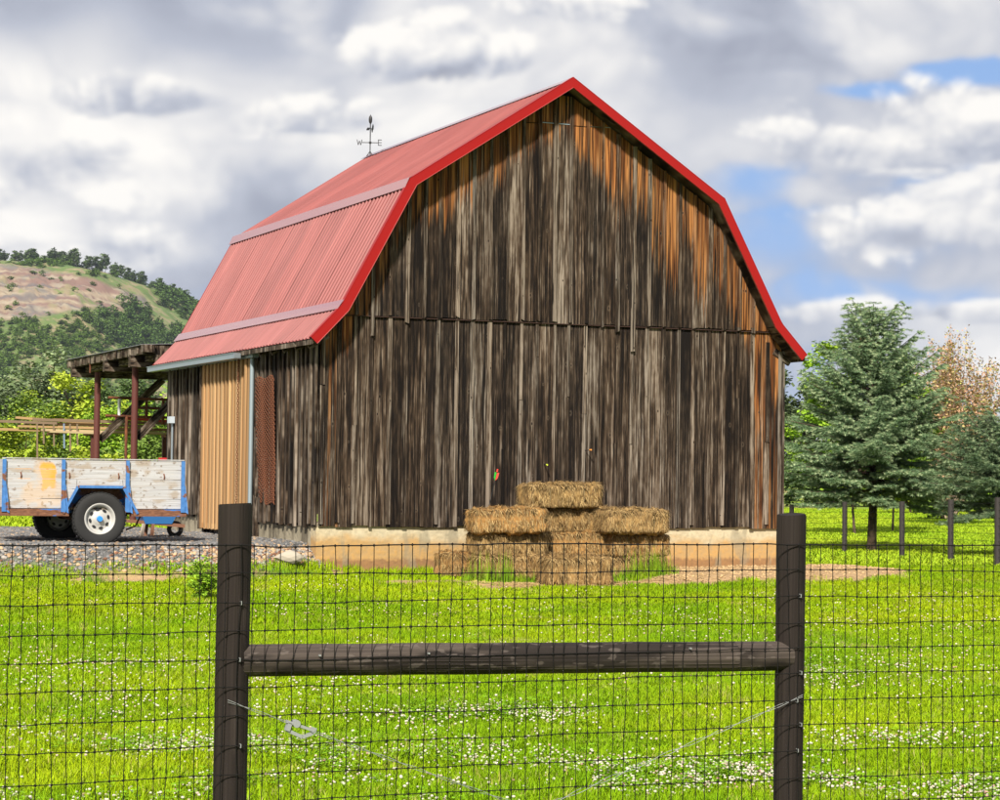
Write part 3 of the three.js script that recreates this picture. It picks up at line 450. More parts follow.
  for (const [z, s] of [[ZF, 1], [ZB, -1]]) for (let i = 0; i < 6; i++) {
    const lift = s > 0 ? -0.026 : 0.004, o0 = inward(i, lift), o1 = inward(i + 1, lift), i0 = inward(i, 0.09), i1 = inward(i + 1, 0.09), L = (q, zz) => [q[0], q[1] + Y0, zz], z2 = z + s * 0.022, g = new GB();
    g.hexa([L(i0, z2), L(i1, z2), L(i1, z), L(i0, z), L(o0, z2), L(o1, z2), L(o1, z), L(o0, z)]);
    const t0 = inward(i, lift - 0.008), t1 = inward(i + 1, lift - 0.008); g.hexa([L(o0, z2 + s * .004), L(o1, z2 + s * .004), L(o1, z - s * .07), L(o0, z - s * .07), L(t0, z2 + s * .004), L(t1, z2 + s * .004), L(t1, z - s * .07), L(t0, z - s * .07)]);
    part('rake_trim', g, M.trim, roof);
    const l0 = inward(i, 0.096), l1 = inward(i + 1, 0.096); part('trim_lip', new GB().hexa([L(l0, z2 + s * .014), L(l1, z2 + s * .014), L(l1, z), L(l0, z), L(i0, z2 + s * .004), L(i1, z2 + s * .004), L(i1, z), L(i0, z)]), M.flash, roof);
  }
  for (const [sx, q] of [[-1, OUT[0]], [1, OUT[6]]]) part('fascia', new GB().box(q[0] - (sx < 0 ? 0 : .02), q[0] + (sx < 0 ? .02 : 0), q[1] - 0.075 + Y0, q[1] - 0.012 + Y0, ZB + 0.03, ZF - 0.01), M.oldTimber, roof);
  for (let k = 0; k < 15; k++) for (const sx of [-1, 1]) { const z = 0.02 - k * 0.58, X = (d) => sx < 0 ? -d : GW - 0.03 + d; part('rafter_tail', new GB().beam([X(-0.1), 2.57 + Y0, z], [X(0.17), 2.405 + Y0, z], 0.05, 0.1), M.oldTimber, roof); }
  // sliding door and its track
  const door = sub('sliding_door', barn), dn = 13, ds = (5.62 - 2.9) / dn;
  for (let i = 0; i < dn; i++) { const a0 = 2.9 + i * ds, dj = rr(0, .004), d0 = 0.085 + dj, c = i % 16; part('plank', vboard(left, a0 + 0.003, a0 + ds - 0.003, -0.19 + rr(-.01, .01), -0.19, 2.37, 2.37, d0, d0 + 0.022, (c + .03) / 16, (c + .97) / 16, tone(0.3)), M.door, door); if (i) { const c2 = (i * 5) % 16, w = rr(.03, .04); part('batten', vboard(left, a0 - w, a0 + w, -0.18, -0.18, 2.37, 2.37, d0 + .03, d0 + 0.052, (c2 + .03) / 16, (c2 + .97) / 16, tone(0.35).map((q) => q * 1.1)), M.door, door); } }
  part('door_edge', new GB().box(-0.135, -0.08, Y0 - 0.2, Y0 + 2.38, -5.655, -5.625), M.oldTimber, door);
  part('door_track', new GB().box(-0.17, -0.075, Y0 + 2.375, Y0 + 2.455, -7.95, -2.62), M.galvDull, barn);
  const gut = new GB(); gut.box(-0.335, -0.245, Y0 + 2.37, Y0 + 2.378, -8.25, -3.0); gut.box(-0.343, -0.335, Y0 + 2.37, Y0 + 2.455, -8.25, -3.0); gut.box(-0.245, -0.237, Y0 + 2.37, Y0 + 2.445, -8.25, -3.0); gut.box(-0.335, -0.245, Y0 + 2.37, Y0 + 2.45, -3.008, -3.0); gut.box(-0.36, -0.33, Y0 + 2.448, Y0 + 2.456, -8.25, -3.0); part('gutter', gut, M.galv, barn);
  part('steel_pipe', new GB().tube([[-0.11, Y0 - 0.2, -2.84], [-0.11, Y0 + 1, -2.835], [-0.11, Y0 + 2.37, -2.83]], 0.032, 10), M.galvDull, barn);
  { const g = new GB(); for (let i = 0; i < 62; i++) { const y = Y0 + 2.4 - i * 0.038, q = new THREE.TorusGeometry(0.014, 0.0045, 4, 8), m = new THREE.Matrix4().makeRotationY(i % 2 ? 1.57 : 0).setPosition(-0.21, y, -3.22 + 0.004 * Math.sin(i * .5)); m.multiply(new THREE.Matrix4().makeScale(1, 1.5, 1)); g.add(q, m); } part('chain', g, M.rust, barn); }
  // rusty strip of expanded metal
  { const g = new GB(); const rows = 58, cols = 10, edge = (v) => [mix(2.62, 2.5, v) - 0.0, mix(1.72, 1.78, v) - 0.28 * Math.sin(v * 3.0) * 0.35]; const Pt = (i, v) => { const [a, b] = edge(v), s = mix(a, b, i / cols); return [-0.075 - 0.03 * Math.sin(v * 3 + 1) - 0.012 * vn(i * .7, v * 9), Y0 + mix(2.07, 0.24, v) + 0.02 * Math.sin(i), -s]; };
    for (let r = 0; r < rows; r++) for (let i = 0; i < cols; i++) { const o = r % 2 ? 0.5 : 0, a = Pt(i + o - 0.25, r / rows), b = Pt(i + 0.5 + o - 0.25, (r + 1) / rows), c = Pt(i + o - 0.75, (r + 1) / rows); g.beam(a, b, 0.009, 0.009, [1, 0, 0]); g.beam(a, c, 0.009, 0.009, [1, 0, 0]); }
    part('rusty_mesh_strip', g, M.rust, barn); }
  { const q = sub('electric_conduit', barn); part('pipe', new GB().tube([[-0.085, Y0 + 0.3, -7.5], [-0.085, Y0 + 1.55, -7.5]], 0.02, 8), M.galv, q); part('junction_box', new GB().box(-0.15, -0.07, Y0 + 1.5, Y0 + 1.61, -7.6, -7.42), std(.5, .55, .58, .5), q); const rg = part('tap_handle', new GB().box(-.2, -.07, Y0 + .88, Y0 + .93, -7.96, -7.9), std(.5, .03, .03, .6), q); rg.userData.label = 'small red tap handle'; }
}
// weathervane
{
  const [x, z] = toWorld(3.56, -8.22), v = thing('weathervane', 'thin dark weathervane with compass letters on the barn ridge', 'weathervane', [x, 7.36, z], 0.05), m = std(0.035, 0.033, 0.035, 0.5, { metalness: 0.5 });
  part('pole', new GB().tube([[0, -0.02, 0], [0, 0.62, 0]], 0.011, 6), m, v); part('base', new GB().beam([-0.07, -0.02, 0], [0, 0.08, 0], .014, .014).beam([0.07, -0.02, 0], [0, 0.08, 0], .014, .014).beam([0, -0.02, .08], [0, 0.08, 0], .014, .014).beam([0, -0.02, -.08], [0, .08, 0], .014, .014), m, v);
  part('hub', new GB().add(new THREE.SphereGeometry(0.028, 10, 8), new THREE.Matrix4().makeTranslation(0, .25, 0)), m, v);
  part('compass_arm', new GB().tube([[-.16, .25, 0], [.16, .25, 0]], .008, 5).tube([[0, .25, -.16], [0, .25, .16]], .008, 5), m, v);
  const t = 0.013, bar = (g, a, b) => g.beam([a[0], a[1], 0], [b[0], b[1], 0], t, t, [0, 0, 1]);
  const E = new GB(); bar(E, [.16, .20], [.16, .305]); for (const y of [.20, .2525, .305]) bar(E, [.152, y], [.225, y]); part('letter_e', E, m, v);
  const Wg = new GB(); bar(Wg, [-.255, .305], [-.232, .20]); bar(Wg, [-.232, .20], [-.207, .28]); bar(Wg, [-.207, .28], [-.182, .20]); bar(Wg, [-.182, .20], [-.159, .305]); part('letter_w', Wg, m, v);
  const N = new GB(); N.beam([0, .2, .2], [0, .3, .2], t, t).beam([0, .3, .2], [0, .2, .16], t, t).beam([0, .2, .16], [0, .3, .16], t, t); part('letter_n', N, m, v);
  const S = new GB(); for (const y of [.2, .25, .3]) S.beam([0, y, -.2], [0, y, -.16], t, t); S.beam([0, .25, -.2], [0, .3, -.2], t, t).beam([0, .2, -.16], [0, .25, -.16], t, t); part('letter_s', S, m, v);
  part('arrow', new GB().tube([[-.05, .50, .2], [.06, .55, -.2]], .009, 5).beam([.03, .49, -.1], [.055, .62, -.22], .012, .07).beam([-.05, .47, .2], [-.03, .52, .1], .05, .02), m, v);
  v.scale.setScalar(0.9); const leaf = new THREE.SphereGeometry(1, 10, 8); part('finial', new GB().add(leaf, new THREE.Matrix4().makeScale(.035, .085, .02).setPosition(0, .70, 0)).tube([[0, .6, 0], [0, .80, 0]], .006, 5), m, v);
}

// ---------------------------------------------------------------- hay bales
const strawTex = makeTex(512, 512, (u, v) => {
  const a = vn(u * 80 + 5 * vn(u * 6, v * 6), v * 9), b = vn(u * 44 + 6 * vn(u * 9, v * 5), v * 22), c = fbm(u * 8, v * 8, 3), t = clamp(0.15 + 0.5 * Math.max(a, b * 0.9) + 0.45 * (c - 0.3));
  return [...(t < .5 ? mix3([0.19, 0.115, 0.04], [0.25, 0.15, 0.052], t * 2) : mix3([0.25, 0.15, 0.052], [0.45, 0.30, 0.12], t * 2 - 1)), clamp(0.6 * vn(u * 70 + 31, v * 8 + 5) + 0.4 * vn(u * 130 + 7, v * 16))];
});
M.straw = new THREE.MeshStandardMaterial({ map: strawTex.map, bumpMap: strawTex.bump, bumpScale: 0.02, roughness: 0.95, vertexColors: true, side: THREE.DoubleSide });
M.strawStem = std(1, 1, 1, 0.85, { vertexColors: true });
{
  function bale(sd) {
    seed(sd); const g = new THREE.BoxGeometry(1, 0.36, 0.46, 34, 14, 16), p = g.attributes.position, uvA = [], col = [], surf = [];
    for (let i = 0; i < p.count; i++) {
      let x = p.getX(i), y = p.getY(i), z = p.getZ(i); const nx = Math.abs(x) > .499 ? Math.sign(x) : 0, ny = Math.abs(y) > .179 ? Math.sign(y) : 0, nz = Math.abs(z) > .229 ? Math.sign(z) : 0;
      const r = 0.065, cx = clamp(x, -.5 + r, .5 - r), cy = clamp(y, -.18 + r, .18 - r), cz = clamp(z, -.23 + r, .23 - r); let dx = x - cx, dy = y - cy, dz = z - cz; const l = Math.hypot(dx, dy, dz) || 1; dx /= l; dy /= l; dz /= l;
      const d = r + 0.075 * (vn3(x * 7 + sd, y * 9, z * 7) - 0.5) + 0.06 * (vn3(x * 22 + sd, y * 10, z * 22) - 0.5) - 0.014 * Math.exp(-Math.pow((Math.abs(x) - 0.24) / 0.03, 2)) + 0.02 * (vn3(x * 45 + sd, y * 20, z * 45) - 0.5);
      p.setXYZ(i, cx + dx * d, cy + dy * d + 0.18, cz + dz * d); uvA.push(nx ? z * 1.6 : x * 1.6, ny ? z * 1.6 : y * 1.6); const k = 0.7 + 0.6 * vn3(x * 9 + sd, y * 9, z * 9); col.push(k, k * .98, k * .92); surf.push([cx + dx * d, cy + dy * d + 0.18, cz + dz * d, dx, dy, dz]);
    }
    g.setAttribute('uv', new THREE.Float32BufferAttribute(uvA, 2)); g.setAttribute('color', new THREE.Float32BufferAttribute(col, 3)); g.computeVertexNormals();
    const s = new GB();
    for (let i = 0; i < 3800; i++) {
      const q = surf[(rnd() * surf.length) | 0]; if (q[1] < 0.01) continue;
      const t = new THREE.Vector3(gauss() * .45, gauss() * .7 - 1, gauss() * .45), n = new THREE.Vector3(q[3], q[4], q[5]); t.addScaledVector(n, -t.dot(n)).normalize().addScaledVector(n, rr(0.08, 0.6)).normalize();
      const L = rr(.04, .14), w = rr(.003, .0065), sd2 = t.clone().cross(n).normalize().multiplyScalar(w), k = rr(.5, 1.2), b = [q[0] + n.x * .002 + gauss() * .01, q[1] + n.y * .002, q[2] + n.z * .002 + gauss() * .01], bend = n.clone().multiplyScalar(-.15 * L);
      s.col = rnd() < .3 ? [.24 * k, .14 * k, .05 * k] : [.46 * k, .305 * k, .12 * k];
      s.tri([b[0] - sd2.x, b[1] - sd2.y, b[2] - sd2.z], [b[0] + sd2.x, b[1] + sd2.y, b[2] + sd2.z], [b[0] + t.x * L + bend.x, Math.max(0.005, b[1] + t.y * L + bend.y), b[2] + t.z * L + bend.z]);
    }
    const o = new THREE.Group(); part('bale_body', g, Object.assign(M.straw.clone(), { color: lin(...[[1, 1, 1], [.84, .8, .72], [1.1, .96, .8], [.92, .92, .88]][sd % 4]) }), o); part('straw', s, M.strawStem, o);
    const tw = new GB(); for (const x of [-.24, .24]) { const pts = []; for (let k = 0; k <= 16; k++) { const a = k / 16 * 6.2832, c = Math.cos(a), q = Math.sin(a), sc = 1 / Math.pow(Math.pow(Math.abs(c), 5) + Math.pow(Math.abs(q), 5), .2); pts.push([x, .18 + .178 * q * sc, .228 * c * sc]); } tw.tube(pts, .004, 4, false); } part('twine', tw, std(.3, .22, .1, .8), o);
    return o;
  }
  const kinds = [bale(31), bale(32), bale(33), bale(34)];
  // local position on the gable, width, bottom height above the board line, distance before the wall, turn, tilt
  const put = [
    [3.31, 1.16, 0.25, 0.66, 0.02, 0.01, 'single hay bale on top of the whole stack'],
    [2.385, 1.10, -0.085, 0.93, -0.07, -0.02, 'left bale of the second tier, with an arrow stuck in it'],
    [3.50, 0.9, -0.095, 0.54, 0.03, 0.0, 'bale of the second tier directly beneath the topmost bale'],
    [4.27, 1.04, -0.085, 0.95, 0.06, 0.012, 'rusty topped hay bale at the right of the second tier'],
    [2.47, 1.1, -0.41, 0.80, 0.02, 0.0, 'left bale of the third tier from the ground up'],
    [3.55, 0.95, -0.41, 0.60, -0.02, 0.0, 'middle bale of the stack, right behind the single front bale'],
    [4.39, 0.98, -0.42, 0.79, 0.03, 0.0, 'right bale of the third tier beneath the rusty topped one'],
    [2.42, 1.08, -0.715, 0.84, -0.02, 0.0, 'bottom left bale of the stack standing in tall grass'],
    [3.35, 0.9, -0.72, 0.70, 0.02, 0.0, 'bottom middle bale hidden behind the single front bale'],
    [4.36, 0.9, -0.735, 0.80, -0.05, 0.0, 'bottom right bale of the stack with grass growing over it'],
    [1.86, 0.5, -0.70, 0.52, 0.3, 0.0, 'ragged short bale end poking out behind the stack at left'],
    [3.11, 1.0, -0.775, 1.62, -0.02, 0.01, 'single hay bale lying on the ground before the stack']];
  put.forEach(([lx, w, ly, lz, t, tilt, label], i) => {
    const o = kinds[(i * 3 + (i > 5 ? 1 : 0)) % 4].clone(), [x, z] = toWorld(lx, lz); o.name = numbered('hay_bale'); scene.add(o);
    o.position.set(x, WB + ly, z); o.rotation.set(0, TH + t + (i % 2 ? Math.PI : 0), tilt); o.scale.set(w * .93, (i === 11 ? 1.08 : i === 0 ? 0.95 : 0.93), 1); tag(o, label, 'hay bale', 'hay bales stacked against the barn');
  });
}
{
  seed(39); const st = new GB(); st.box(-.05, .05, -.0015, .0015, -.0022, .0022); const L = []; for (let i = 0; i < 2600; i++) { const lx = 3.2 + gauss() * 1.25, lz = 1.35 + Math.abs(gauss()) * .55, [x, z] = toWorld(lx, lz); const k = rr(.7, 1.2); L.push({ x, y: H(x, z) + rr(.004, .03), z, r: rnd() * 6.28, tz: rr(-.3, .3), s: rr(.6, 1.5), c: [.47 * k, .33 * k, .14 * k] }); }
  scatter('loose_straw', st.geo(), std(1, 1, 1, .9), L, 'loose straw strewn on the ground before the bales', 'straw');
}
// arrows
function arrow(label, at, dir, len, a, b, feathers) {
  const o = thing('arrow', label, 'arrow', at, 0, 'arrows shot at the bales'); o.quaternion.setFromUnitVectors(new THREE.Vector3(0, 1, 0), new THREE.Vector3(...dir).normalize());
  part('shaft', new GB().tube([[0, -.08, 0], [0, len, 0]], .006, 6), M.black, o);
  if (feathers) for (let k = 0; k < 3; k++) { const t = k * 2.094 + .4, c = Math.cos(t), s = Math.sin(t), g = new GB(); g.hexa([[.005 * c - .002 * s, len - .13, .005 * s + .002 * c], [.005 * c + .002 * s, len - .13, .005 * s - .002 * c], [.03 * c + .002 * s, len - .09, .03 * s - .002 * c], [.03 * c - .002 * s, len - .09, .03 * s + .002 * c], [.005 * c - .002 * s, len - .02, .005 * s + .002 * c], [.005 * c + .002 * s, len - .02, .005 * s - .002 * c], [.036 * c + .002 * s, len - .015, .036 * s - .002 * c], [.036 * c - .002 * s, len - .015, .036 * s + .002 * c]]); part('feather', g, k ? a : b, o); }
  part('nock', new GB().tube([[0, len - .01, 0], [0, len + .03, 0]], .012, 6), feathers ? b : a, o);
}
{
  const green = std(.05, .62, .06, .5), red = std(.75, .06, .04, .5), yel = std(.62, .7, .05, .5), org = std(.8, .3, .06, .5);
  let [x, z] = toWorld(2.21, 0.72); arrow('black arrow with green and red feathers standing in a bale', [x, WB + 0.22, z], [.22, 1, .12], .54, green, red, true);
  const bt = part('band', new GB().tube([[0, .2, 0], [0, .3, 0]], .009, 6), org, scene.getObjectByName('arrow')); bt.name = 'shaft_band';
  [x, z] = toWorld(3.33, 0.06); arrow('small arrow with a yellow end stuck in the gable boards', [x, WB + .86, z], [ST - .15, -.1, CT], .12, yel, yel, false);
  [x, z] = toWorld(3.97, 0.06); arrow('small arrow with an orange end stuck in the gable boards', [x, WB + 1.06, z], [ST + .1, 0.05, CT], .12, org, org, false);
}

// ---------------------------------------------------------------- trailer
{
  seed(303);
  const T = thing('farm_trailer', 'old white plank trailer with blue uprights parked on gravel', 'trailer', [-5.29, 0.77, -30.6], TH);
  const plankTex = makeTex(1024, 512, (u, v) => {
    const x = u * 2.6 - 1.3, y = v * 0.75 + 0.45, row = Math.floor((y - 0.48) / 0.133), g = vn(x * 4 + row * 9, y * 160), g2 = vn(x * 1.6 + row * 5, y * 40), dirt = fbm(x * 5 + row * 3, y * 9, 5), sp = fbm(x * 22, y * 30, 3);
    let c = mix3([0.38, 0.37, 0.36], [0.54, 0.53, 0.52], clamp(g * .5 + g2 * .5)); c = mix3(c, [0.34, 0.26, 0.18], ss(.54, .72, dirt) * .75); c = mix3(c, [0.2, 0.15, 0.11], ss(.68, .78, sp) * .8); c = mix3(c, [.4, .36, .32], ss(.6, .75, vn(x * 2, y * 90)) * .5);
    const od = Math.pow(Math.pow(Math.abs(x + .70 + .12 * (y - .93)) / .105, 4) + Math.pow(Math.abs(y - .90) / .19, 4), .25) + .8 * (fbm(x * 9 + 4, y * 7, 4) - .5); c = mix3(c, [0.78, 0.33, 0.015], ss(1.0, .75, od) * (.8 + .2 * g2)); const o2 = Math.hypot((x + .75) / .3, (y - .72) / .35) + 1.3 * (fbm(x * 7, y * 9 + 4, 4) - .5); c = mix3(c, [.62, .40, .20], ss(1, .5, o2) * .45);
    return [...c, clamp(.3 + g * .5 + (sp - .5) * .4)];
  }, false);
  M.plank = new THREE.MeshStandardMaterial({ map: plankTex.map, bumpMap: plankTex.bump, bumpScale: .004, roughness: .85, side: THREE.DoubleSide });
  const blueTex = makeTex(256, 256, (u, v) => { const n = fbm(u * 9, v * 9, 5), f = fbm(u * 30, v * 30, 2); return [...mix3(mix3([0.035, 0.14, 0.38], [0.075, 0.22, 0.50], f), mix3([.10, .04, .02], [.25, .1, .05], f), ss(.60, .67, n)), f]; });
  M.blue = new THREE.MeshStandardMaterial({ map: blueTex.map, bumpMap: blueTex.bump, bumpScale: .002, roughness: .6, side: THREE.DoubleSide });
  const railTex = makeTex(256, 256, (u, v) => { const n = fbm(u * 6, v * 6 + 3, 5), f = fbm(u * 40, v * 40, 2); return [...mix3(mix3([.09, .032, .016], [.27, .12, .06], f), [.03, .17, .52], ss(.56, .66, n)), f]; });
  M.rail = new THREE.MeshStandardMaterial({ map: railTex.map, roughness: .85, bumpMap: railTex.bump, bumpScale: .002, side: THREE.DoubleSide });
  const uv = (p) => [(p[0] + 1.3) / 2.6, (p[1] - .45) / .75], rows = 5, rh = .13, y0 = .485, ZP = -.045;
  const side = sub('near_side', T);
  const bays = [[-1.26, -.52], [-.48, .34], [.38, 1.1]];
  const arch = (y) => y > .79 ? null : [mix(-.47, -.30, clamp((y - .45) / .32)), mix(.47, .29, clamp((y - .45) / .32))];
  bays.forEach(([a, b], bi) => {
    for (let r = 0; r < rows; r++) {
      const ya = y0 + r * rh + rr(.001, .004), yb = y0 + (r + 1) * rh - rr(.001, .005), zj = ZP + rr(-.004, .004), zo = zj - .03, q = (l0, r0, l1, r1) => part('plank', new GB().hexa([[l0, ya, zj], [r0, ya, zj], [r0, ya, zo], [l0, ya, zo], [l1, yb, zj], [r1, yb, zj], [r1, yb, zo], [l1, yb, zo]], uv), M.plank, side);
      if (bi === 1 && ya < .78) { const A = arch(ya) || [0, 0], B = arch(Math.min(yb, .785)) || [-.3, .29]; if (A[0] - .02 > a) q(a, A[0] - .015, a, B[0] - .015); if (A[1] + .02 < b) q(A[1] + .015, b, B[1] + .015, b); if (yb > .79 && ya < .78) part('plank', new GB().box(B[0] - .01, B[1] + .01, .785, yb, zo, zj, uv), M.plank, side); }
      else q(a, b, a, b);
    }
  });
  for (const x of [-1.28, -.5, .36, 1.12]) { const u = sub('upright', side); part('upright_bar', new GB().box(x - .022, x + .022, .47, 1.13, -.04, .0).box(x - .03, x + .03, .44, .62, -.002, .012), M.blue, u); part('gusset', new GB().hexa([[x + .024, .45, -.01], [x + .07, .42, .02], [x + .07, .42, -.03], [x + .024, .45, -.03], [x + .024, .80, -.01], [x + .03, .80, .0], [x + .03, .80, -.03], [x + .024, .80, -.03]]), M.blue, u); }
  for (const x of [-1.06, -.42, .24, .86]) part('strap_slot', new GB().tube([[x, .96, ZP + .006], [x + .008, .92, ZP + .014], [x + .004, .88, ZP + .006]], .009, 5), M.rust, side);
  part('top_cap', new GB().box(-1.3, 1.14, 1.137, 1.15, -.09, -.03, uv), M.plank, side);
  const fr = sub('frame', T);
  part('side_rail', new GB().box(-1.42, -.42, .385, .478, -.09, -.005, (p) => [p[0] * .6, p[1] * 2]), M.rail, fr); part('side_rail', new GB().box(.42, 1.17, .385, .478, -.09, -.005, (p) => [p[0] * .6, p[1] * 2]), M.rail, fr); part('side_rail', new GB().box(-1.42, 1.17, .385, .478, -1.75, -1.68), M.rail, fr);
  for (const x of [-1.2, -.6, .6, 1.08]) part('cross_member', new GB().box(x, x + .06, .40, .47, -1.68, -.09), M.rust, fr);
  part('floor', new GB().box(-1.3, 1.13, .472, .5, -1.7, -.08), M.oldTimber, T); part('rear_panel', new GB().box(1.08, 1.12, .49, 1.12, -1.68, -.08, uv), M.plank, T); part('front_panel', new GB().box(-1.3, -1.26, .49, 1.13, -1.68, -.08, uv), M.plank, T); part('far_side', new GB().box(-1.3, 1.12, .49, 1.13, -1.75, -1.71, uv), M.plank, T);
  // wheel arch
  const w = sub('wheel_arch', T), ap = [[-.50, .42], [-.31, .775], [.30, .775], [.50, .42]];
  for (let i = 0; i < 3; i++) { const a = ap[i], b = ap[i + 1]; part('arch_plate', new GB().beam([a[0], a[1], -.13], [b[0], b[1], -.13], .012, .26, [0, 0, 1]), i === 1 ? M.rail : M.blue, w); part('arch_lip', new GB().beam([a[0], a[1], .005], [b[0], b[1], .005], .035, .012, [0, 0, 1]), M.blue, w); }
  part('inner_panel', new GB().hexa([[-.5, .42, -.27], [.5, .42, -.27], [.5, .42, -.28], [-.5, .42, -.28], [-.31, .77, -.27], [.3, .77, -.27], [.3, .77, -.28], [-.31, .77, -.28]]), M.rail, w);
  // wheels
  const tyre = new THREE.LatheGeometry([[.205, -.08], [.235, -.098], [.29, -.103], [.33, -.095], [.348, -.075], [.352, -.05], [.352, .05], [.348, .075], [.33, .095], [.29, .103], [.235, .098], [.205, .08]].map((q) => new THREE.Vector2(...q)), 40).rotateX(Math.PI / 2);
  const rimL = new THREE.LatheGeometry([[.0, .055], [.06, .06], [.075, .042], [.12, .03], [.145, .035], [.165, .02], [.17, .05], [.185, .085], [.207, .09], [.21, .08], [.2, .05]].map((q) => new THREE.Vector2(...q)), 36).rotateX(Math.PI / 2);
  const rubber = std(.022, .021, .020, .88), rimM = std(.52, .50, .46, .5, { metalness: .2 });
  for (const [x, z, s] of [[0, -.115, 1], [-.2, -1.68, -1]]) {
    const wh = sub('wheel', T); wh.position.set(x, .35, z);
    const ty = part('tyre', tyre, rubber, wh); const tr = new GB(); for (let k = 0; k < 44; k++) for (const o of [-.06, 0, .06]) { const a = (k + (o ? .5 : 0)) / 44 * 6.2832; tr.add(new THREE.BoxGeometry(.012, .034, .05), new THREE.Matrix4().makeRotationZ(a).multiply(new THREE.Matrix4().makeTranslation(.353, 0, o))); } part('tread', tr, rubber, ty);
    const ri = part('rim', rimL, rimM, wh); if (s < 0) ri.rotation.y = Math.PI;
    for (let k = 0; k < 8; k++) { const a = k / 8 * 6.2832 + .2, o = s; part('rim_slot', new GB().add(new THREE.CylinderGeometry(.02, .02, .012, 10), new THREE.Matrix4().makeRotationZ(a).multiply(new THREE.Matrix4().makeTranslation(.125, 0, .036 * o)).multiply(new THREE.Matrix4().makeRotationX(Math.PI / 2)).multiply(new THREE.Matrix4().makeScale(.9, 1, 1.5))), M.black, ri.rotation.y ? wh : wh); }
    if (s > 0) { part('hub_cap', new GB().add(new THREE.CylinderGeometry(.034, .042, .05, 14), new THREE.Matrix4().makeRotationX(Math.PI / 2).setPosition(0, 0, .078)), std(.03, .26, .75, .4), wh); }
  }
  part('axle', new GB().tube([[0, .35, -.2], [-.2, .35, -1.6]], .035, 8), M.rust, T);
  part('leaf_spring', new GB().tube([[-.45, .4, -.4], [0, .30, -.4], [.45, .4, -.4]], .025, 6), M.rust, T); part('hitch_chain', new GB().tube([[.62, .4, -.3], [.55, .25, -.32], [.42, .2, -.32]], .012, 5), M.rust, T);
}
// blue tub cart behind the trailer
{
  const [x, z] = toWorld(-1.33, -3.6), y = H(x, z), c = thing('hand_cart', 'small cart with a blue tub behind the trailer', 'hand cart', [x, y, z], TH), bl = std(.05, .22, .55, .5), br = std(.22, .1, .055, .8);
  part('tub', new GB().hexa([[-.2, .2, .2], [.2, .2, .2], [.2, .2, -.2], [-.2, .2, -.2], [-.27, .36, .26], [.27, .36, .26], [.27, .36, -.26], [-.27, .36, -.26]]), bl, c); part('tub_rim', new GB().tube([[-.28, .365, .27], [.28, .365, .27], [.28, .365, -.27], [-.28, .365, -.27], [-.28, .365, .27]], .016, 6), bl, c);
  part('handle', new GB().beam([-.42, .24, .17], [.4, .17, .17], .04, .05), br, c); part('handle', new GB().beam([-.42, .24, -.17], [.4, .17, -.17], .04, .05), br, c); part('leg', new GB().beam([-.08, .2, .19], [-.1, -.02, .19], .045, .045), br, c); part('leg', new GB().beam([-.08, .2, -.19], [-.1, -.02, -.19], .045, .045), br, c);
  part('tyre', new GB().add(new THREE.TorusGeometry(.09, .035, 8, 18), new THREE.Matrix4().makeTranslation(.3, .12, 0)), M.black, c); part('prop', new GB().beam([-.22, .2, .2], [-.27, -.02, .22], .03, .04), std(.45, .38, .3, .8), c);
}
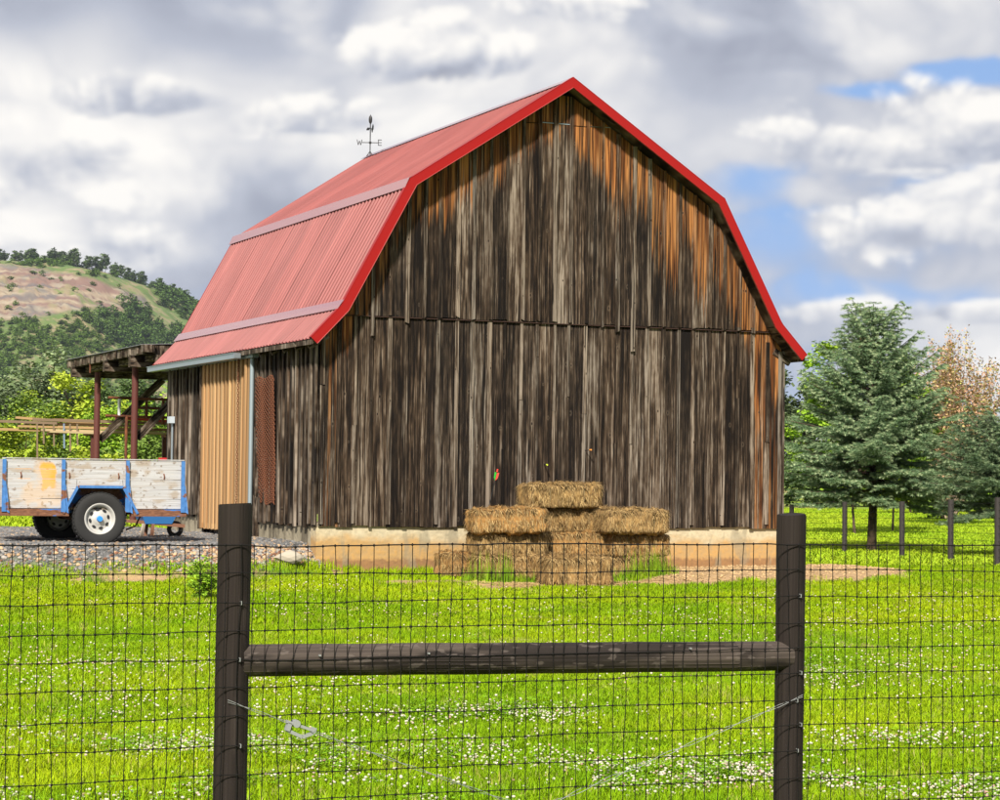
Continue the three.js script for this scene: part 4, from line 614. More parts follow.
// ---------------------------------------------------------------- timber lean-to, lumber and racks
{
  seed(404);
  const base = WB - 0.27, [sx, sz] = toWorld(0, -9.3), S = thing('timber_lean_to', 'open timber lean-to on rusty steel posts behind the barn', 'shed', [sx, base, sz], TH), y = 0.27, m = M.oldTimber;
  const pst = (px, h, pz, r) => part('post', new GB().tube([[px, -.1, pz], [px, h, pz]], r, 12), M.rustRed, S);
  pst(.1, y + 2.62, -1.62, .062); pst(.1, y + 2.6, -4.65, .062); pst(3.2, y + 2.62, -1.62, .062); pst(3.2, y + 2.6, -4.65, .062);
  const rf = sub('roof', S), ET = y + 2.9, slope = (px) => ET + (px + .15) * .05;
  for (let k = 0; k < 14; k++) { const z0 = -k * .445; part('roof_board', new GB().hexa([[-.13, slope(-.13) - .04, z0], [3.6, slope(3.6) - .04, z0], [3.6, slope(3.6) - .04, z0 - .44], [-.13, slope(-.13) - .04, z0 - .44], [-.13, slope(-.13) - .015, z0], [3.6, slope(3.6) - .015, z0], [3.6, slope(3.6) - .015, z0 - .44], [-.13, slope(-.13) - .015, z0 - .44]]), m, rf); }
  part('roof_sheet', new GB().hexa([[-.2, slope(-.2) - .01, .05], [3.6, slope(3.6) - .01, .05], [3.6, slope(3.6) - .01, -6.3], [-.2, slope(-.2) - .01, -6.3], [-.2, slope(-.2), .05], [3.6, slope(3.6), .05], [3.6, slope(3.6), -6.3], [-.2, slope(-.2), -6.3]]), std(.25, .25, .26, .5, { metalness: .4 }), rf);
  part('eave_board', new GB().box(-.165, -.135, ET - .17, ET - .02, -6.24, -.01), m, rf);
  for (let k = 0; k < 11; k++) { const z = -.35 - k * .56; part('rafter_end', new GB().box(-.20, -.167, ET - .15, ET - .05, z - .05, z + .05), M.oldTimber, rf); part('rafter', new GB().beam([-.13, ET - .105, z], [3.55, slope(3.55) - .11, z], .05, .12), m, rf); }
  part('end_board', new GB().beam([-.12, ET - .10, -.02], [3.6, slope(3.6) - .1, -.02], .035, .16), m, rf); part('end_board', new GB().beam([-.12, ET - .10, -6.22], [3.6, slope(3.6) - .1, -6.22], .035, .16), m, rf);
  part('corner_block', new GB().box(-.20, .02, ET - .14, ET - .012, .0, .12), m, rf); part('gable_board', new GB().box(.05, .75, ET - .34, ET - .02, .0, .03), m, rf);
  for (const z of [-.75, -2.75, -5.55]) part('header', new GB().beam([-.22, ET - .27, z], [3.5, ET - .27, z], .15, .2), m, rf);
  part('plate', new GB().beam([.1, ET - .22, -.1], [.1, ET - .22, -6.1], .12, .1), m, rf); part('plate', new GB().beam([3.2, ET - .1, -.1], [3.2, ET - .1, -6.1], .12, .16), m, rf);
  part('brace', new GB().beam([.18, y + 1.30, -4.75], [1.4, y + 2.50, -4.75], .06, .14), m, S); part('brace', new GB().beam([.18, y + 1.30, -1.75], [1.3, y + 2.50, -1.75], .06, .14), m, S);
  part('hook', new GB().tube([[-.15, ET - .1, -4.2], [-.15, ET - .34, -4.2]], .018, 5), M.rust, rf);
  // lumber
  const [lx0, lz0] = toWorld(.62, -15), R = thing('lumber_rack', 'low steel rack carrying the pile of long boards', 'rack', [lx0, base, lz0], TH), yr = .27;
  for (const [px, pz] of [[-.38, .1], [1.2, .1], [1.2, -.5]]) part('leg', new GB().box(px - .04, px + .04, -.1, yr + 1.40, pz - .04, pz + .04), M.rustRed, R);
  for (const px of [-1.1, -.38, 1.2]) part('bearer', new GB().box(px - .04, px + .04, yr + 1.401, yr + 1.46, -.6, .2), M.rust, R);
  const tones = [std(.42, .27, .12, .85), std(.30, .18, .085, .85), std(.48, .36, .2, .85), std(.22, .15, .09, .85)];
  const spec = [[-2.45, .9, 1.49, 0, .05], [-1.9, 1.5, 1.49, -.2, .05], [-1.4, 1.3, 1.49, .12, .045], [-2.9, -1.1, 1.655, .1, .05], [-1.85, .85, 1.56, .05, .05], [-1.3, 1.6, 1.56, -.15, .055], [-1.7, .9, 1.62, -.05, .05], [-1.55, 1.1, 1.69, .06, .05], [-1.85, -.2, 1.725, -.12, .045], [-1.1, 1.4, 1.70, -.25, .05], [-1.25, -.2, 1.46, .18, .04]];
  const where = ['lowest front board', 'lowest back board', 'lowest outer board', 'board jutting furthest left', 'second layer front board', 'second layer back board', 'third layer board', 'top layer pale board', 'topmost sloping board', 'topmost back board', 'thin board hung below the pile'];
  spec.forEach(([a, b, h, pz, t], i) => { const L = thing('lumber_board', where[i] + ' of the lumber pile by the lean-to', 'board', [lx0, base + yr, lz0], TH, 'boards of the lumber pile'); part('plank', new GB().beam([a, h, pz], [b, h - .02 + rr(-.012, .012) - (i === 8 ? .06 : 0), pz - .02], .12, t), tones[i % 4], L); });
  const redb = thing('red_beam', 'red painted beam lying on the lumber pile', 'beam', [lx0, base + yr, lz0], TH); part('flange', new GB().beam([.05, 1.75, .15], [1.5, 1.70, .12], .1, .05), std(.45, .03, .03, .6), redb);
  [[-1.5, .55], [-1.18, .32], [-.98, .36], [-.86, .42], [-1.38, .28], [-.72, .3]].forEach(([px, l], i) => { const L = thing('hanging_strap', ['longest strap hanging at the left of the lumber pile', 'short strap hanging second from the lumber pile left end', 'blue grey strap hanging under the lumber pile', 'strap hanging under the lumber pile with a wooden toggle', 'short strap beside the longest one under the lumber', 'strap hanging nearest to the lean-to post'][i], 'strap', [lx0, base + yr, lz0], TH, 'straps under the lumber'); part('webbing', new GB().beam([px, 1.62, .21], [px + .015, 1.5 - l, .21], .03, .012, [0, 0, 1]), i === 2 ? std(.2, .27, .36, .8) : tones[3], L); });
  // pipe rack beneath the roof
  const [px0, pz0] = toWorld(.5, -12.8), Q = thing('pipe_rack', 'rusty pipe railing with a white upright beneath the lean-to', 'railing', [px0, base + .27, pz0], TH);
  for (const [a, b, h, mat] of [[-.45, 1.3, 2.08, M.rust], [-.5, 1.3, 1.74, M.rust], [.05, 1.3, 1.905, M.rustRed]]) part('bar', new GB().tube([[a, h, 0], [b, h - .02, 0]], .026, 7), mat, Q);
  for (const [px, a, b, mat] of [[-.24, 1.75, 2.06, std(.62, .62, .6, .6)], [.28, 1.7, 2.06, M.rust], [.6, 1.6, 2.05, M.rust], [.98, -.3, 2.05, M.rust], [-.1, -.3, 1.74, M.rust]]) part('upright', new GB().tube([[px, a, 0], [px, b, 0]], .03, 7), mat, Q);
}
// ---------------------------------------------------------------- fence in front
{
  seed(505);
  const FX = 0, FZ = -8.66, F = thing('wire_mesh_fence', 'dark wire mesh fence with two wooden posts and a cross rail', 'fence', [FX, 0, FZ], TH);
  // along the fence local x; the mesh hangs on the camera side of the posts
  const uvT = (g) => { const u = g.geo(); const a = u.attributes.uv; for (let i = 0; i < a.count; i++) a.setXY(i, a.getX(i) / .4, a.getY(i) / 2); return u; };
  const turned = (x, y0, y1, r, sd, lean) => { const g = new GB(), p = []; for (let k = 0; k <= 16; k++) p.push([x + lean * (k / 16) + .002 * (vn(k * .6, sd) - .5), mix(y0, y1, k / 16), .0015 * (vn(k * .7, sd + 9) - .5)]); p.push([x + lean, y1 + .006, 0]); return g.tube(p, (t) => r * (t > .98 ? .93 : 1 + .02 * (vn(t * 7, sd) - .5)), 26); };
  const pl = part('post', uvT(turned(-1.031, -.4, 1.598, .0605, 3, .006)), M.post, F), pr = part('post', uvT(turned(1.248, -.4, 1.572, .0585, 8, .012)), M.post, F);
  const rp = []; for (let k = 0; k <= 20; k++) rp.push([mix(-1.0, 1.245, k / 20), mix(1.043, 1.018, k / 20) + .003 * (vn(k * .5, 4) - .5), .0055]); const rg = new GB().tube(rp, (t) => .0585 * (1 + .03 * (vn(t * 9, 7) - .5)), 26); part('cross_rail', uvT(rg), M.wornRail, F);
  const ZW = .0675, TOP = 1.462, nrow = 15, wob = (x, j) => .006 * (vn(x * 9 + j * 31, j) - .5) + .012 * (vn(x * 1.3 + j * 7, j * 3) - .5), bow = (x) => .006 * Math.sin(x * 2.1);
  const rowY = (j, x) => TOP - j * .1016 - (x > -1 && x < 1.25 ? .004 : .010 * Math.min(1, Math.abs(x - .1) - .9)) + wob(x, j);
  const mz = (x, y) => ZW + .006 * (vn(x * 2, y * 3) - .5);
  const cols = []; for (let x = -2.55 - .0508 * 40; x < 5.4; x += .0508) cols.push(x + .004 * (vn(x * 40, 3) - .5));
  const colX = (c, y, i) => c + .016 * (vn(y * 2.2 + i * 17, i) - .5) + .007 * (vn(y * 11, i * 5) - .5) + .006 * (y - .8) * (vn(i * .21, 2) - .5);
  for (let j = 0; j < nrow; j++) { const p = []; for (let x = -2.58 - .0508 * 40; x < 5.42; x += .0508 / 2) p.push([x, rowY(j, x), mz(x, TOP - j * .1016)]); part('horizontal_wire', new GB().tube(p, j === 0 ? .0026 : .0018, 5), M.wire, F); }
  cols.forEach((c, i) => { const p = []; for (let k = 0; k <= 30; k++) { const y = mix(0.03, TOP - .004, k / 30); p.push([colX(c, y, i), y + wob(c, 0), mz(c, y) + .0022]); } part('vertical_wire', new GB().tube(p, .0017, 5), M.wire, F); });
  const kn = new GB(); cols.forEach((c, i) => { for (let j = 0; j < nrow - 1; j++) { const y = rowY(j, c); kn.add(new THREE.OctahedronGeometry(.0074), new THREE.Matrix4().makeScale(1, .85, .8).setPosition(colX(c, y, i), y, mz(c, y) + .001)); } }); const km = part('wire_knots', kn, M.wire, F); km.userData.kind = 'stuff';
  for (const [px, s] of [[-1.03, 0], [1.25, 5]]) for (let j = 0; j < nrow; j += 1) { if (h2(j + s, 12) < .45) continue; const x = px + rr(-.025, .03), y = rowY(j, x); part('staple', new GB().beam([x, y - .006, .05], [x, y - .006, ZW + .006], .0028, .0028).beam([x, y - .006, ZW + .006], [x, y + .006, ZW + .006], .0028, .0028).beam([x, y + .006, ZW + .006], [x, y + .006, .05], .0028, .0028), M.wireGrey, F); }
  for (const x of [-.72, -.3, .78]) part('staple', new GB().beam([x, 1.06, .06], [x, 1.06, ZW + .006], .006, .006), M.wireGrey, F);
  // twisted brace wires between the posts
  const brace = (a, b, bulge) => { const g = new GB(); for (const ph of [0, Math.PI]) { const p = []; for (let k = 0; k <= 90; k++) { const t = k / 90, w = .004 + bulge * Math.sin(Math.PI * clamp(t * 1.1)); p.push([mix(a[0], b[0], t) , mix(a[1], b[1], t) + Math.cos(t * 60 + ph) * w, mix(a[2], b[2], t) + Math.sin(t * 60 + ph) * w]); } g.tube(p, .0012, 4); } return g; };
  part('brace_wire', brace([-1.06, .905, .066], [1.23, .06, .062], .001), M.wireGrey, F); part('brace_wire', brace([1.28, .865, .064], [-1.04, .06, .062], .003), M.wireGrey, F);
  const tn = sub('wire_tensioner', F); tn.position.set(-.79, .808, .068); tn.rotation.z = -.34; part('body', new GB().box(-.055, .055, -.004, .006, -.012, .012).box(-.05, -.035, -.03, .0, -.012, .012).box(.045, .06, -.008, .012, -.01, .01).beam([-.045, -.028, 0], [.02, -.034, 0], .01, .012).beam([.02, -.034, 0], [.055, -.008, 0], .01, .012), M.wireGrey, tn); part('spool', new GB().add(new THREE.CylinderGeometry(.014, .014, .034, 10), new THREE.Matrix4().makeRotationX(1.57).setPosition(-.02, .004, 0)), M.wireGrey, tn);
}
// fence of the field at the back
{
  const F = thing('field_fence', 'thin dark post and wire fence running past the spruce', 'fence'), P = [[5.75, -50.2, 1.25], [6.11, -48, 1.27], [6.72, -44.7, 1.36], [7.29, -41.6, 1.4], [7.66, -39, 1.46], [7.87, -36.3, 1.52], [8.2, -33.4, 1.55]];
  for (const [x, z, h] of P) part('post', new GB().tube([[x, H(x, z) - .2, z], [x, h, z]], .05, 10), std(.035, .028, .025, .8), F);
  for (let k = 0; k < 9; k++) { const pts = []; P.forEach(([x, z, h], i) => { const g0 = H(x, z); pts.push([x, mix(g0 + .05, h - .08, k / 8), z]); const n = P[i + 1]; if (n) { const xm = (x + n[0]) / 2, zm = (z + n[1]) / 2; pts.push([xm, mix(H(xm, zm) + .05, (h + n[2]) / 2 - .09, k / 8), zm]); } }); part('wire', new GB().tube(pts, .003, 4), M.wire, F); }
}
// ---------------------------------------------------------------- plants
M.leaf = leafMat({ roughness: 0.65 }); M.needle = leafMat({ roughness: 0.7 });
const barkTex = makeTex(256, 512, (u, v) => { const n = fbm(u * 22, v * 9, 4), c = ss(.5, .7, vn(u * 30 + 3 * vn(u * 5, v * 5), v * 7)); return [...mix3([.10, .065, .042], [.030, .020, .014], clamp(c + (n - .5))), 1 - c]; });
M.bark = new THREE.MeshStandardMaterial({ map: barkTex.map, bumpMap: barkTex.bump, bumpScale: .02, roughness: .95, side: THREE.DoubleSide });
function leafTree(o) {                             // o: h, r, ch (crown height), low, trunk, clumps, leaves, size, a, b (colours), spread, up
  seed(o.seed); const tr = new GB(), cr = new GB(), C = [], stems = o.stems || 1, cy = o.low + o.ch / 2;
  for (let i = 0; i < o.clumps; i++) {
    const t = rnd() * 6.283, u = rr(-1, 1), q = Math.pow(rnd(), .42), sq = Math.sqrt(1 - u * u), pinch = o.cone ? 1 - o.cone * (u * q + 1) / 2 : 1;
    const lump = 0.78 + 0.45 * vn3(Math.cos(t) * 1.6 + o.seed, u * 1.8, Math.sin(t) * 1.6); C.push([Math.cos(t) * sq * q * o.r * lump * pinch, cy + u * q * o.ch / 2 * (0.85 + .3 * lump - .15), Math.sin(t) * sq * q * o.r * lump * pinch]);
  }
  for (let s = 0; s < stems; s++) { const bx = stems > 1 ? gauss() * o.r * .25 : 0, bz = stems > 1 ? gauss() * o.r * .25 : 0; tr.tube([[bx, -.15, bz], [bx * 1.1 + rr(-.05, .05) * o.r, o.low * .6 + .1, bz * 1.1], [bx * 1.6 + gauss() * .1 * o.r, cy, bz * 1.6 + gauss() * .1 * o.r], [bx * 2 + gauss() * .15 * o.r, o.low + o.ch * .85, bz * 2]], (t) => o.trunk * (1 - t * .85), 7); }
  C.forEach((c, i) => { if (i % (o.limb || 2)) return; const y = mix(o.low * .7, c[1], .45); tr.tube([[c[0] * .06, y - .05 * o.h, c[2] * .06], [c[0] * .5, mix(y, c[1], .55), c[2] * .5], c], (t) => o.trunk * .33 * (1 - t * .8), 4, false); });
  const per = Math.round(o.leaves / o.clumps), sp = o.spread;
  for (const c of C) {
    const hue = rnd(), k0 = rr(.8, 1.2);
    for (let i = 0; i < per; i++) {
      const x = c[0] + gauss() * sp, y = c[1] + gauss() * sp * .8, z = c[2] + gauss() * sp, s = o.size * rr(.6, 1.3), t = rnd() * 6.283, el = Math.asin(rr(-.35, 1)), ax = [Math.cos(t), rr(-.5, .5), Math.sin(t)], nx = Math.cos(t + 1.57) * Math.cos(el), nz = Math.sin(t + 1.57) * Math.cos(el), ny = Math.sin(el), col = mix3(o.a, o.b, clamp(hue * .6 + rnd() * .4)), k = k0 * rr(.8, 1.2);
      cr.col = [col[0] * k, col[1] * k, col[2] * k]; const w = o.narrow || .45;
      cr.quad([x, y, z], [x + ax[0] * s * .5 + nx * s * w, y + ax[1] * s * .5 + ny * s * w, z + ax[2] * s * .5 + nz * s * w], [x + ax[0] * s, y + ax[1] * s, z + ax[2] * s], [x + ax[0] * s * .5 - nx * s * w, y + ax[1] * s * .5 - ny * s * w, z + ax[2] * s * .5 - nz * s * w]);
    }
  }
  return [tr.geo(), cr.geo()];
}
function plantTree(name, label, category, pos, o, group, crownName = 'crown', trunkName = 'trunk') { const t = thing(name, label, category, pos, 0, group), [a, b] = leafTree(o); part(trunkName, a, M.bark, t); part(crownName, b, M.leaf, t); return t; }
function spruce(o) {
  seed(o.seed); const tr = new GB(), cr = new GB(), tp = []; for (let k = 0; k <= 8; k++) tp.push([.03 * (vn(k, o.seed) - .5), mix(-.2, o.h * .97, k / 8), .03 * (vn(k, o.seed + 4) - .5)]); tr.tube(tp, (t) => o.trunk * (1 - t * .9), 9);
  const V = THREE.Vector3, up = new V(0, 1, 0);
  function shoot(p, d, L, tip) {
    const base = mix3(o.a, o.b, rnd()), k = rr(.8, 1.2), c = tip ? mix3(base, o.tip, rr(.35, 1)) : base; cr.col = [c[0] * k, c[1] * k, c[2] * k];
    const s = d.clone().cross(Math.abs(d.y) > .9 ? new V(1, 0, 0) : up).normalize(), u = s.clone().cross(d);
    for (let i = 0; i < 14; i++) { const a = i * 2.4 + rnd(), f = i / 14 * L, bx = p.x + d.x * f, by = p.y + d.y * f, bz = p.z + d.z * f, ca = Math.cos(a), sa = Math.sin(a), nl = .05 * rr(.7, 1.2), fw = .6, w = .0062, ox = (s.x * ca + u.x * sa), oy = (s.y * ca + u.y * sa), oz = (s.z * ca + u.z * sa), wx = (s.x * -sa + u.x * ca) * w + d.x * w * .4, wy = (s.y * -sa + u.y * ca) * w + d.y * w * .4, wz = (s.z * -sa + u.z * ca) * w + d.z * w * .4;
      cr.tri([bx - wx, by - wy, bz - wz], [bx + wx, by + wy, bz + wz], [bx + (ox * .8 + d.x * fw) * nl, by + (oy * .8 + d.y * fw) * nl, bz + (oz * .8 + d.z * fw) * nl]); }
  }
  let az = 0; const step = o.step;
  for (let y = o.low; y < o.h - .08; y += step * rr(.8, 1.2)) {
    const t = (y - o.low) / (o.h - o.low), nb = t > .85 ? 4 : t > .5 ? 6 : 8;
    for (let b = 0; b < nb; b++) {
      az += 2.4 + rr(-.4, .4); const prof = Math.pow(1 - t, o.pow || .8) * (t < .1 ? .8 + 2 * t : 1), L = Math.max(.16, o.r * prof * rr(.72 - .2 * t, 1.15 + .25 * t) * (0.88 + .28 * vn(Math.cos(az) * 1.3 + 5 + o.seed, Math.sin(az) * 1.3 + t * 4))), rise = mix(-.08, .95, Math.pow(t, 1.3)) + rr(-.12, .12), dir = new V(Math.cos(az), 0, Math.sin(az)), p0 = new V(0, y, 0), pts = [], n = Math.max(4, Math.round(L / .085));
      for (let i = 0; i <= n; i++) { const s = i / n; pts.push(new V(dir.x * L * s, y + L * (rise * s - .26 * (1 - t) * s * s + .22 * s * s * s), dir.z * L * s)); }
      tr.tube([pts[0], pts[n >> 1], pts[n]].map((q) => [q.x, q.y, q.z]), (q) => .016 * (1 - q * .8) * (.5 + L * .6), 4, false);
      const sideV = new V(-dir.z, 0, dir.x);
      for (let i = 1; i <= n; i++) {
        const s = i / n, d = pts[i].clone().sub(pts[i - 1]).normalize(); if (s > .25) shoot(pts[i - 1], d, .1, i === n);
        if (s < .18) continue;
        for (const sg of [-1, 1]) {
          const tl = (.10 + .34 * L * (1 - s * .72) * Math.min(1, s * 2.2)) * rr(.6, 1.15), td = sideV.clone().multiplyScalar(sg).addScaledVector(dir, rr(.5, 1.0)).addScaledVector(up, rr(-.35, .12)).normalize(), m = Math.max(1, Math.round(tl / .085)); let q = pts[i].clone();
          for (let k = 0; k < m; k++) { const dd = td.clone().addScaledVector(up, rr(-.15, .25)).normalize(); shoot(q, dd, .1, k === m - 1); if (rnd() < o.fill) shoot(q, td.clone().applyAxisAngle(up, sg * rr(.4, 1) * (rnd() < .5 ? -1 : 1)).addScaledVector(up, rr(-.3, .3)).normalize(), .085, false); q.addScaledVector(td, .085); }
        }
      }
    }
  }
  for (const [dx, dz] of [[0, 0], [.1, .02], [-.12, .05], [.17, -.05]]) { let q = new V(dx * .3, o.h - .45, dz * .3), d = new V(dx, .5, dz).normalize(); for (let k = 0; k < 5 - Math.abs(dx) * 10; k++) { shoot(q, d, .11, k > 2); q.addScaledVector(d, .095); } }
  return [tr.geo(), cr.geo()];
}
{
  const A = [.10, .175, .08], B = [.225, .32, .155], TIP = [.38, .45, .24];
  let t = thing('spruce_tree', 'tall blue green spruce with bare trunk behind the field fence', 'tree', [7.47, .33, -46]), g = spruce({ h: 4.85, low: 1.12, r: 1.72, trunk: .105, step: .115, fill: 1, pow: .62, a: A, b: B, tip: TIP, seed: 61 }); part('trunk', g[0], M.bark, t); part('crown', g[1], M.needle, t);
  const cones = new GB(); seed(66); for (let k = 0; k < 26; k++) { const a = rnd() * 6.28, r = rr(.05, .2); cones.add(new THREE.IcosahedronGeometry(.03, 0), new THREE.Matrix4().makeScale(.8, 1.7, .8).setPosition(Math.cos(a) * r - .1, rr(4.05, 4.4), Math.sin(a) * r + .05)); } part('cones', cones, std(.24, .11, .05, .9), t);
  t = thing('spruce_tree', 'dark low spruce cut off by the right edge of the view', 'tree', [9.42, .34, -43]); g = spruce({ h: 2.55, low: .95, r: 1.6, trunk: .09, step: .105, fill: 1, pow: .55, a: [.07, .125, .06], b: [.15, .215, .105], tip: [.26, .32, .17], seed: 67 }); part('trunk', g[0], M.bark, t); part('crown', g[1], M.needle, t);
  const deep = [[.06, .105, .028], [.12, .18, .05]], mid = [[.11, .19, .03], [.21, .30, .05]], bright = [[.15, .29, .02], [.31, .44, .035]], yel = [[.23, .33, .02], [.42, .48, .045]], grey = [[.10, .14, .065], [.20, .25, .12]];
  const T = (name, label, x, z, o, [a, b], group) => plantTree(name, label, 'tree', [x, H(x, z) - .05, z], { ...o, a, b }, group);
  // behind the spruce on the right
  T('bright_tree', 'bright lime green leafy tree half hidden by the tall spruce', 9.3, -60, { h: 4.9, low: 1.0, ch: 4.3, r: 1.75, trunk: .045, clumps: 80, leaves: 16000, size: .10, spread: .27, seed: 71 }, bright);
  T('bright_tree', 'second lime green tree showing right of the tall spruce', 10.95, -64, { h: 4.7, low: 1.0, ch: 4.0, r: 1.1, trunk: .04, clumps: 40, leaves: 6000, size: .13, spread: .26, seed: 72 }, mid);
  { const t = thing('bronze_tree', 'sparse upright tree with reddish bronze young leaves', 'tree', [14.7, H(14.7, -75), -75]); seed(73); const tr = new GB(), cr = new GB();
    for (let i = 0; i < 130; i++) { const a = rnd() * 6.283, sp = Math.sqrt(rnd()) * 1.75, hh = 7.0 - sp * 1.0 - rr(0, 2.2), b0 = [Math.cos(a) * sp * .08, rr(.2, 1.6), Math.sin(a) * sp * .08], p = []; for (let k = 0; k <= 6; k++) { const s = k / 6; p.push([b0[0] + Math.cos(a) * sp * Math.pow(s, .7) + gauss() * .04, mix(b0[1], hh, s), b0[2] + Math.sin(a) * sp * Math.pow(s, .7) + gauss() * .04]); } tr.tube(p, (q) => .032 * (1 - q * .85), 4, false);
      for (let k = 0; k < 200; k++) { const s = .1 + .9 * Math.pow(rnd(), .7), f = s * 6, j = Math.min(5, f | 0), q = p[j], r = p[j + 1], m = f - j, x = mix(q[0], r[0], m) + gauss() * .15, y = mix(q[1], r[1], m) + gauss() * .16, z = mix(q[2], r[2], m) + gauss() * .15, w = rr(.05, .10), e = rnd() * 6.28, c = rnd() < .6 ? [.46, .27, .16] : rnd() < .6 ? [.48, .37, .15] : [.32, .35, .09], kk = rr(.7, 1.25); cr.col = c.map((v) => v * kk); cr.tri([x, y, z], [x + Math.cos(e) * w, y + rr(-.5, .8) * w, z + Math.sin(e) * w], [x + Math.cos(e + .8) * w, y + rr(.2, 1) * w, z + Math.sin(e + .8) * w]); } }
    tr.tube([[0, -.1, 0], [.03, 2, 0], [0, 4.5, .02]], (q) => .09 * (1 - q * .7), 7); part('trunk', tr, std(.34, .25, .18, .9), t); part('crown', cr, M.leaf, t); }
  [[15.6, -130, 8.6, 1.5, 'tall thin grey green tree beside the barn wall', 75], [17.7, -132, 7.6, 1.7, 'lower grey green tree between barn and spruce', 76]].forEach(([x, z, h, r, l, s]) => T('grey_tree', l, x, z, { h, low: 1.2, ch: h - 1.2, r, trunk: .16, clumps: 46, leaves: 6500, size: .24, spread: .42, cone: .45, seed: s }, grey, 'thin grey green trees'));
  const hedge = [[16, -120, 3.4, 2.3, deep, 'dark bush at the foot of the grey trees'], [19.5, -124, 3.0, 2.6, deep, 'dark bush seen through the left side of the spruce'], [23.5, -128, 3.2, 2.6, mid, 'green bush behind the spruce trunk'], [27.5, -130, 3.0, 2.4, deep, 'dark bush right of the spruce trunk'], [31, -140, 3.4, 2.8, mid, 'green bush below the bronze tree'], [21, -150, 4.2, 3.2, deep, 'largest dark bush of the far field edge'], [26, -155, 4.5, 3.4, mid, 'large green bush at the far field edge'], [18.2, -100, 1.6, 1.5, yel, 'low yellow green bush at the field edge'], [21.3, -104, 1.5, 1.7, bright, 'low lime bush at the field edge by the bronze tree'], [34, -135, 3.2, 2.6, deep, 'rightmost dark bush of the far field edge'], [16.2, -84, 2.1, 1.3, mid, 'round green bush at the foot of the bronze tree']];
  hedge.forEach(([x, z, h, r, c, l], i) => plantTree('field_bush', l, 'bush', [x, H(x, z), z], { h, low: .1, ch: h, r, trunk: .07, stems: 3, clumps: 40, leaves: 4500, size: z < -115 ? .26 : .17, spread: r * .2, seed: 80 + i, a: c[0], b: c[1] }, 'bushes along the far field edge', 'foliage', 'stems'));
  // left side
  const tl = [[-26.5, -112, 7.6, 3.2, grey, 'broad grey green willow at the left edge'], [-21.6, -110, 8.0, 3.4, grey, 'tallest grey green willow under the quarry'], [-17.6, -116, 6.5, 2.6, deep, 'dark leafy tree right of the willows'], [-30, -124, 7.6, 3.4, deep, 'dark tree behind the willows'], [-15.2, -128, 6.2, 2.7, deep, 'dark tree seen between the lean-to posts'], [-18.5, -140, 7.0, 3.0, grey, 'grey green tree behind the lean-to roof'], [-22.8, -140, 8.2, 3.2, deep, 'dark tree top between willows and lean-to'], [-27, -118, 5.4, 2.6, mid, 'green tree low in front of the left willow'], [-12.6, -120, 5.2, 2.3, mid, 'green tree against the far barn corner'], [-11, -112, 5.2, 2.4, deep, 'dark tree partly hidden by the barn']];
  tl.forEach(([x, z, h0, r, c, l], i) => { const h = h0 * .84; return T('leafy_tree', l, x, z, { h, low: .8, ch: h - .8, r, trunk: .2, clumps: 85, leaves: 20000, size: .20, spread: r * .19, narrow: .32, seed: 100 + i }, c, 'trees beneath the quarry hill'); });
  T('yellow_tree', 'yellow green young tree standing before the willows', -14.6, -80, { h: 5, low: 1.2, ch: 3.6, r: 2.1, trunk: .1, clumps: 70, leaves: 13000, size: .13, spread: .34, seed: 120 }, yel);
  const bush = [[-16.6, -70, 2.2, 1.7, bright, 'lime bush at the left edge behind the trailer'], [-14.2, -68, 2.0, 1.6, yel, 'yellow green bush above the orange trailer stain'], [-12.0, -70, 2.4, 1.6, bright, 'lime bush above the trailer wheel'], [-10.3, -66, 1.9, 1.3, mid, 'round darker bush beside the barn corner'], [-9.2, -70, 2.6, 1.5, bright, 'lime bush seen beneath the lean-to'], [-15.4, -76, 2.8, 1.8, mid, 'green bush behind the lumber pile'], [-11.0, -78, 3.2, 1.7, bright, 'taller lime bush beyond the lean-to braces'], [-8.0, -64, 2.2, 1.3, mid, 'green bush tucked behind the barn corner'], [-18, -78, 2.6, 1.9, bright, 'lime bush farthest left behind the boards'], [-13, -62, 1.4, 1.2, yel, 'lowest yellow bush right behind the trailer'], [-15.3, -62, 1.3, 1.3, bright, 'low lime bush behind the trailer end'], [-10.6, -61, 1.3, 1.2, yel, 'low yellow bush by the lean-to posts']];
  bush.forEach(([x, z, h0, r, c, l], i) => { const h = h0 * 1.3; return plantTree('yard_bush', l, 'bush', [x, H(x, z), z], { h, low: .1, ch: h, r, trunk: .05, stems: 4, clumps: 55, leaves: 9000, size: .115, spread: r * .2, seed: 130 + i, a: c[0], b: c[1] }, 'bushes behind the trailer', 'foliage', 'stems'); });
  // weeds by the gravel and by the bales
  plantTree('weed_plant', 'leafy green weed growing beside the left fence post', 'weed', [-3.42, H(-3.42, -27), -27], { h: .55, low: .02, ch: .5, r: .22, trunk: .007, stems: 9, clumps: 60, leaves: 2200, size: .042, narrow: .28, spread: .05, seed: 150, a: [.17, .32, .02], b: [.29, .44, .03] }, undefined, 'foliage', 'stems');
  const tg = tuftGeo(26, .1, .12, .42, .008, .5), L = []; seed(160);
  for (let i = 0; i < 90; i++) { const a = i < 46 ? rr(1.75, 2.95) : rr(3.95, 4.85), [x, z] = toWorld(a, rr(1.0, 1.22)); L.push({ x, y: H(x, z), z, r: rnd() * 6, s: rr(.5, 1), sy: rr(.35, 1) * (Math.abs(a - 2.1) < .25 || Math.abs(a - 4.45) < .3 ? 1.25 : .6), c: [.2 * rr(.8, 1.2), .34 * rr(.85, 1.1), .02] }); }
  for (let i = 0; i < 40; i++) { const [x, z] = toWorld(rr(-4, -.3), rr(.8, 1.2)); L.push({ x, y: H(x, z), z, r: rnd() * 6, s: rr(.5, .9), sy: rr(.25, .55), c: [.15, .28, .03] }); }
